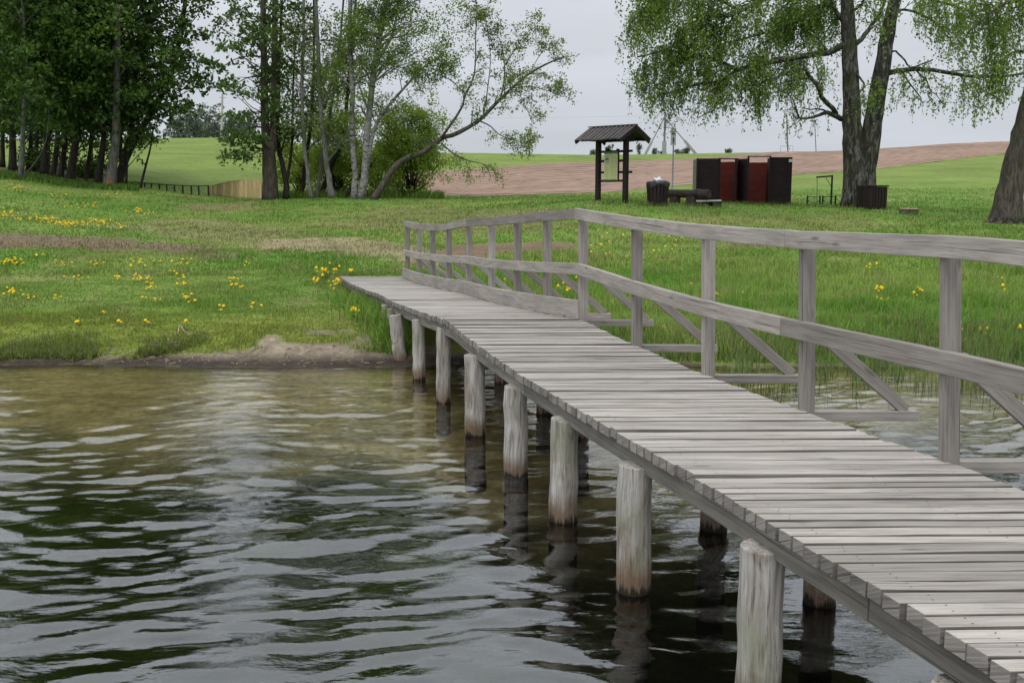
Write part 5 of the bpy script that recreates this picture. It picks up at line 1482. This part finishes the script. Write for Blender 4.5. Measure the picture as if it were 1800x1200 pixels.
grass_field("meadow_grass", 130000, 20.5, 60, lambda x, y: (.07 + .12 * rightside(x, y)) * tuftn(x, y) + .03, lambda y: .012 + .0007 * y, "mown lakeside meadow grass rising to the trees")

# tall rough grass at the waterline right of the boardwalk, and reeds standing in the water
n = 16000; x = gr.uniform(0.2, 9.5, n); y = 12.45 + shore_shift(x) + np.abs(gr.normal(0, .7, n)) + .35 * fnoise(x * 1.5, x * 0 + 2, 3)
k = (x > deck_r(y) + .1) & (gr.random(n) < np.clip(fnoise(x * 2, y * 2, 3) * 2 - .4, 0.1, 1)); x, y = x[k], y[k]
c = np.array([.14, .23, .045]) * gr.uniform(.6, 1.5, len(x))[:, None]; q = gr.random(len(x)) < .3; c[q] = np.array([.26, .23, .11]) * gr.uniform(.6, 1.2, q.sum())[:, None]
blades("shore_grass", x, y, gr.uniform(.12, .38, len(x)), np.full(len(x), .012), c, .7, "rough long grass hanging over the waterline right of the boardwalk")
n = 1500; x = gr.uniform(2.6, 7.5, n); y = 11.9 + gr.normal(0, .45, n) + shore_shift(x); k = (fnoise(x * 1.6, y * 1.6, 3) > .47); x, y = x[k], y[k]
c = np.array([.13, .19, .06]) * gr.uniform(.6, 1.4, len(x))[:, None]
blades("reeds", x, y, gr.uniform(.35, .6, len(x)), np.full(len(x), .010), c, .3, "thin young reeds standing in the shallow water right of the boardwalk", cat="reeds")

n = 30000; x = gr.uniform(-9, -1.7, n); y = 12.66 + shore_shift(x) + np.abs(gr.normal(0, .35, n)); k = (fnoise(x * 1.5 + 70, y * 1.8, 4) > np.interp(x, [-9, -5.5, -4.4, -3.6], [.42, .47, .58, .9])) & (terrain(x, y) > .03); x, y = x[k], y[k]
c = np.array([.15, .20, .04]) * gr.uniform(.5, 1.5, len(x))[:, None]; q = gr.random(len(x)) < .2; c[q] = np.array([.24, .21, .11]) * gr.uniform(.6, 1.2, q.sum())[:, None]
blades("shore_tufts", x, y, gr.uniform(.04, .17, len(x)), np.full(len(x), .011), c, .9, "ragged grass tufts along the eroded bank left of the boardwalk")
# lush clump on the left of the landing
cl = empty("grass_clump", (-2.1, 14.6, .3)); tag(cl, "tall lush grass clump against the landward end of the boardwalk, left side", "grass clump")
n = 5200; y = gr.uniform(12.8, 17.6, n); x = deck_l(y) - np.abs(gr.normal(0, .26, n)) + .22; k = gr.random(n) < np.clip(1.15 - (y - 13) / 7, .25, 1); x, y = x[k], y[k]
c = np.array([.15, .27, .036]) * gr.uniform(.5, 1.5, len(x))[:, None]; q = gr.random(len(x)) < .12; c[q] = np.array([.25, .23, .10])
blades("blades", x, y, gr.uniform(.12, .40, len(x)) * np.clip(1.1 - (y - 13.5) * .12, .6, 1), np.full(len(x), .014), c, .75, None, parent=cl)
# tufts round feet of things at the picnic place
tx, ty = [], []
for px, dd_, n_, sp in ((1150, 35.2, 260, .35), (1190, 35.6, 160, .6), (1320, 40.2, 420, 1.3), (1270, 40.3, 200, .8), (1380, 40.4, 200, .6), (1430, 38.3, 160, .7), (1075, 35.4, 160, .7), (1510, 36.6, 260, .6), (1290, 40, 160, .4), (1240, 35.2, 160, .6)):
    q = ground(px, dd_); tx.append(q[0] + gr.normal(0, sp, n_)); ty.append(q[1] + gr.normal(0, .18, n_))
x, y = np.concatenate(tx), np.concatenate(ty); c = np.array([.09, .15, .035]) * gr.uniform(.6, 1.5, len(x))[:, None]; q = gr.random(len(x)) < .3; c[q] = np.array([.26, .23, .10]) * gr.uniform(.7, 1.2, q.sum())[:, None]
blades("rough_grass", x, y, gr.uniform(.06, .2, len(x)), np.full(len(x), .02), c, .4, "rough uncut grass round the picnic furniture and cabins")
# undergrowth at the grove's edge
n = 9000; px = gr.uniform(-60, 245, n); dd_ = gr.uniform(49.5, 54, n) + gr.normal(0, .5, n); x = (px - 900) / FPX * .99 * dd_; y = dd_
c = np.array([.095, .17, .026]) * gr.uniform(.5, 1.6, n)[:, None]
blades("undergrowth", x, y, gr.uniform(.08, .3, n), np.full(n, .06), c, .5, "leafy undergrowth along the foot of the grove", cat="undergrowth")
n = 3000; px = gr.uniform(480, 780, n); dd_ = gr.uniform(49.5, 56, n); x = (px - 900) / FPX * .99 * dd_
blades("undergrowth", x, dd_, gr.uniform(.15, .5, n), np.full(n, .06), np.array([.11, .19, .03]) * gr.uniform(.6, 1.5, n)[:, None], .5, "bright undergrowth beneath the middle trees", cat="undergrowth")

# ------------------------------------------------------------------ dandelions
def dandelion_mesh(seed):
    rr = np.random.default_rng(seed); mb = MB(); h = .10
    mb.tube([(0, 0, -.02), (rr.normal(0, .008), rr.normal(0, .008), h * .55), (0, 0, h)], [.005, .0045, .004], 5, False, mi=1)
    vs = [(0, 0, h + .026)]; fs = []; n = 14
    for j, (r, z) in enumerate(((.016, .024), (.031, .013), (.034, -.002))):
        for k in range(n):
            a = 2 * math.pi * (k + .5 * j) / n; q = r * (1 + (.18 if k % 2 else -.12) * (j == 2)); vs.append((math.cos(a) * q, math.sin(a) * q, h + z + rr.normal(0, .002)))
    for k in range(n): fs.append([0, 1 + k, 1 + (k + 1) % n])
    for j in range(2):
        for k in range(n): fs.append([1 + j * n + k, 1 + (j + 1) * n + k, 1 + (j + 1) * n + (k + 1) % n, 1 + j * n + (k + 1) % n])
    fs.append([1 + 2 * n + k for k in range(n)][::-1])
    mb.add(vs, fs, [[(0, 0)] * len(f) for f in fs], .5, 0)
    o = mb.build("dandelion", [M['yellow'], M['stem']]); me = o.data; bpy.data.objects.remove(o)
    return me
DM = [dandelion_mesh(s) for s in range(4)]
random.seed(99); dr_ = random.Random(12)
# (label, group, list of (px, y, count, spread px, spread y))
flowers = [
    ("yellow dandelion of the big patch at the left edge above the dirt strip", None, [(15, 377, 20, 22, 7), (60, 385, 10, 25, 5)]),
    ("yellow dandelion of the dense band across the lawn above the dirt strip", None, [(90, 385, 9, 12, 5), (122, 394, 26, 20, 4), (175, 392, 18, 22, 8), (215, 398, 4, 10, 5)]),
    ("small yellow dandelion on the upper lawn below the grove", None, [(150, 362, 10, 25, 4), (245, 370, 14, 18, 5), (40, 330, 12, 40, 6), (110, 342, 8, 40, 6), (200, 338, 6, 20, 5)]),
    ("yellow dandelion of the tight clump at the left edge below the dirt strip", "dandelions below the dirt strip, left edge", [(25, 461, 19, 20, 6), (5, 466, 4, 6, 5)]),
    ("yellow dandelion in the loose row below the dirt strip", "dandelions in the loose row below the dirt strip", [(70, 448, 6, 10, 3), (110, 464, 9, 22, 6), (170, 465, 6, 14, 5), (135, 489, 6, 18, 4)]),
    ("yellow dandelion of the clumps in the middle of the left bank", "dandelions in the middle of the left bank", [(240, 462, 10, 12, 6), (207, 489, 7, 6, 3), (250, 490, 17, 14, 6), (265, 507, 6, 10, 4)]),
    ("yellow dandelion scattered on the bank between middle clumps and landing", "dandelions right of the middle clumps", [(275, 460, 3, 6, 2), (325, 462, 8, 20, 4), (320, 495, 9, 12, 8), (310, 478, 3, 8, 3), (410, 490, 8, 20, 5), (415, 505, 6, 10, 3), (430, 464, 4, 12, 2)]),
    ("yellow dandelion of the low clump at the left edge near the water", "dandelions near the water, left edge", [(22, 518, 12, 16, 6), (50, 524, 3, 6, 3), (100, 525, 4, 10, 3)]),
    ("yellow dandelion in the strip of grass just above the shore", "dandelions just above the shore", [(138, 571, 2, 3, 2), (211, 568, 2, 2, 4), (255, 570, 4, 5, 3), (330, 569, 1, 2, 2), (170, 553, 2, 20, 2)]),
    ("yellow dandelion on the near bank above the shore strip", "dandelions on the near bank, middle", [(255, 525, 3, 10, 3), (278, 528, 3, 6, 3), (330, 526, 9, 14, 5), (388, 545, 3, 10, 4), (445, 540, 3, 14, 5)]),
    ("yellow dandelion of the tall clump beside the boardwalk's landward end", "dandelions beside the landing", [(572, 486, 20, 16, 10), (556, 500, 6, 8, 5), (588, 504, 5, 5, 6)]),
    ("yellow dandelion hard against the boardwalk's end planks", "dandelions against the end planks", [(618, 500, 9, 10, 7)]),
    ("yellow dandelion low on the bank beneath the boardwalk's left edge", "dandelions beneath the boardwalk's left edge", [(627, 558, 8, 6, 5)]),
    ("small yellow dandelion in the grass behind the railing", "dandelions behind the railing", [(1060, 440, 8, 25, 16), (1090, 415, 6, 40, 8), (1160, 440, 5, 30, 10), (1200, 420, 4, 40, 10), (985, 478, 3, 6, 6), (880, 500, 4, 8, 2), (990, 515, 5, 16, 8), (1000, 500, 2, 20, 8)]),
    ("yellow dandelion in the long grass between the third and fourth railing posts", "dandelions in the long grass, middle", [(1300, 521, 4, 6, 3), (1262, 524, 3, 4, 2), (1210, 500, 1, 3, 3), (1330, 595, 5, 12, 4), (1170, 588, 3, 6, 3), (1195, 548, 2, 8, 5)]),
    ("yellow dandelion in the long grass just left of the rightmost post", "dandelions in the long grass, right", [(1525, 473, 4, 8, 2), (1543, 518, 6, 5, 5), (1555, 536, 6, 14, 4), (1615, 522, 5, 12, 5), (1420, 554, 2, 14, 3)]),
    ("yellow dandelion in the long grass at the right edge", "dandelions in the long grass, right edge", [(1680, 570, 2, 3, 2), (1690, 588, 2, 6, 3), (1730, 590, 3, 8, 4), (1790, 588, 2, 6, 3), (1757, 493, 2, 3, 3), (1775, 517, 2, 12, 3)]),
]
cnt = 0; far_v, far_f, far_m = [], [], []
for lab, grp, cl_ in flowers:
    for px, py, n, sx, sy in cl_:
        for _ in range(n if grp else int(n * 1.7)):
            q = hit(px + dr_.gauss(0, sx * .6), py + 4 + dr_.gauss(0, sy * .6))
            if deck_l(q[1]) < q[0] < deck_r(q[1]) and q[1] < 20.3: q[0] = float(deck_l(q[1])) - .1 if px < 800 else float(deck_r(q[1])) + .3
            k = dr_.uniform(.42, .78) if grp else dr_.uniform(.6, 1.0)
            tall = 2.0 if any(t in lab for t in ("landward", "long grass", "beneath", "end planks", "railing")) else 1.15
            o = bpy.data.objects.new("dandelion", DM[cnt % 4]); o.location = tuple(q); o.scale = (k, k, k * tall * dr_.uniform(.8, 1.2)); o.rotation_euler = (dr_.gauss(0, .2), dr_.gauss(0, .2), dr_.uniform(0, 6))
            if grp is None:      # too many and too small to stand alone
                me = o.data; off = len(far_v); mx = o.matrix_basis
                far_v += [tuple(mx @ v.co) for v in me.vertices]; far_f += [[off + a for a in p.vertices] for p in me.polygons]; far_m += [p.material_index for p in me.polygons]
                bpy.data.objects.remove(o); continue
            link(o); tag(o, lab, "dandelion", grp); cnt += 1
me = bpy.data.meshes.new("dandelions"); me.from_pydata(far_v, [], far_f); me.materials.append(M['yellow']); me.materials.append(M['stem']); me.polygons.foreach_set("material_index", far_m); me.update()
tag(link(bpy.data.objects.new("dandelions", me)), "many small yellow dandelions on the lawn above the dirt strip", "dandelions", None, "stuff")
print("dandelions", cnt)

# dry stalks on the bank, stones at the water's edge
for path, lab in [([(205, 632), (235, 620), (268, 612), (315, 604)], "long dry reed stalk lying down the bank to the waterline"), ([(238, 622), (262, 611), (283, 604)], "short dry reed stalk beside the long one on the bank"),
                  ([(313, 592), (317, 583), (328, 590), (352, 591)], "bent dry stalk sticking up from the bank grass")]:
    pts = []
    for k, (px, py) in enumerate(path):
        q = hit(px, py); q[2] += .03 + (.06 if "bent" in lab and k == 1 else 0); pts.append(q)
    mb = MB(); mb.tube(smooth_path(pts, 8), .006, 5); tag(mb.build("reed_stalk", M['stalk']), lab, "reed stalk")
pr2 = random.Random(5)
# shore litter: bits of dry reed and pebbles as one uncountable scatter
mb = MB()
for _ in range(420):
    x = pr2.uniform(-7.5, -1.6); ysh = 12.62 + float(shore_shift(np.array(x))); y = ysh + abs(pr2.gauss(.15, .45)); z = float(terrain(x, y))
    if z < .01: continue
    a = pr2.gauss(0, .7); L = pr2.uniform(.02, .09); r0 = pr2.uniform(.002, .005)
    if pr2.random() < .3:
        q0 = pr2.uniform(.006, .018); mb.tube([(x, y, z - .01), (x, y, z + q0 * .5), (x + .004, y, z + q0)], [q0 * 1.2, q0 * 1.1, q0 * .5], 6, True, mi=1, rough=.4); continue
    mb.tube([(x, y, z + .006), (x + math.cos(a) * L, y + math.sin(a) * L * .6, float(terrain(x + math.cos(a) * L, y + math.sin(a) * L * .6)) + .008)], r0, 4, True, mi=pr2.choice([0, 0, 1]))
tag(mb.build("shore_litter", [M['stalk'], M['dstem']]), "bits of dry reed and grit on the bare bank", "litter", None, "stuff")
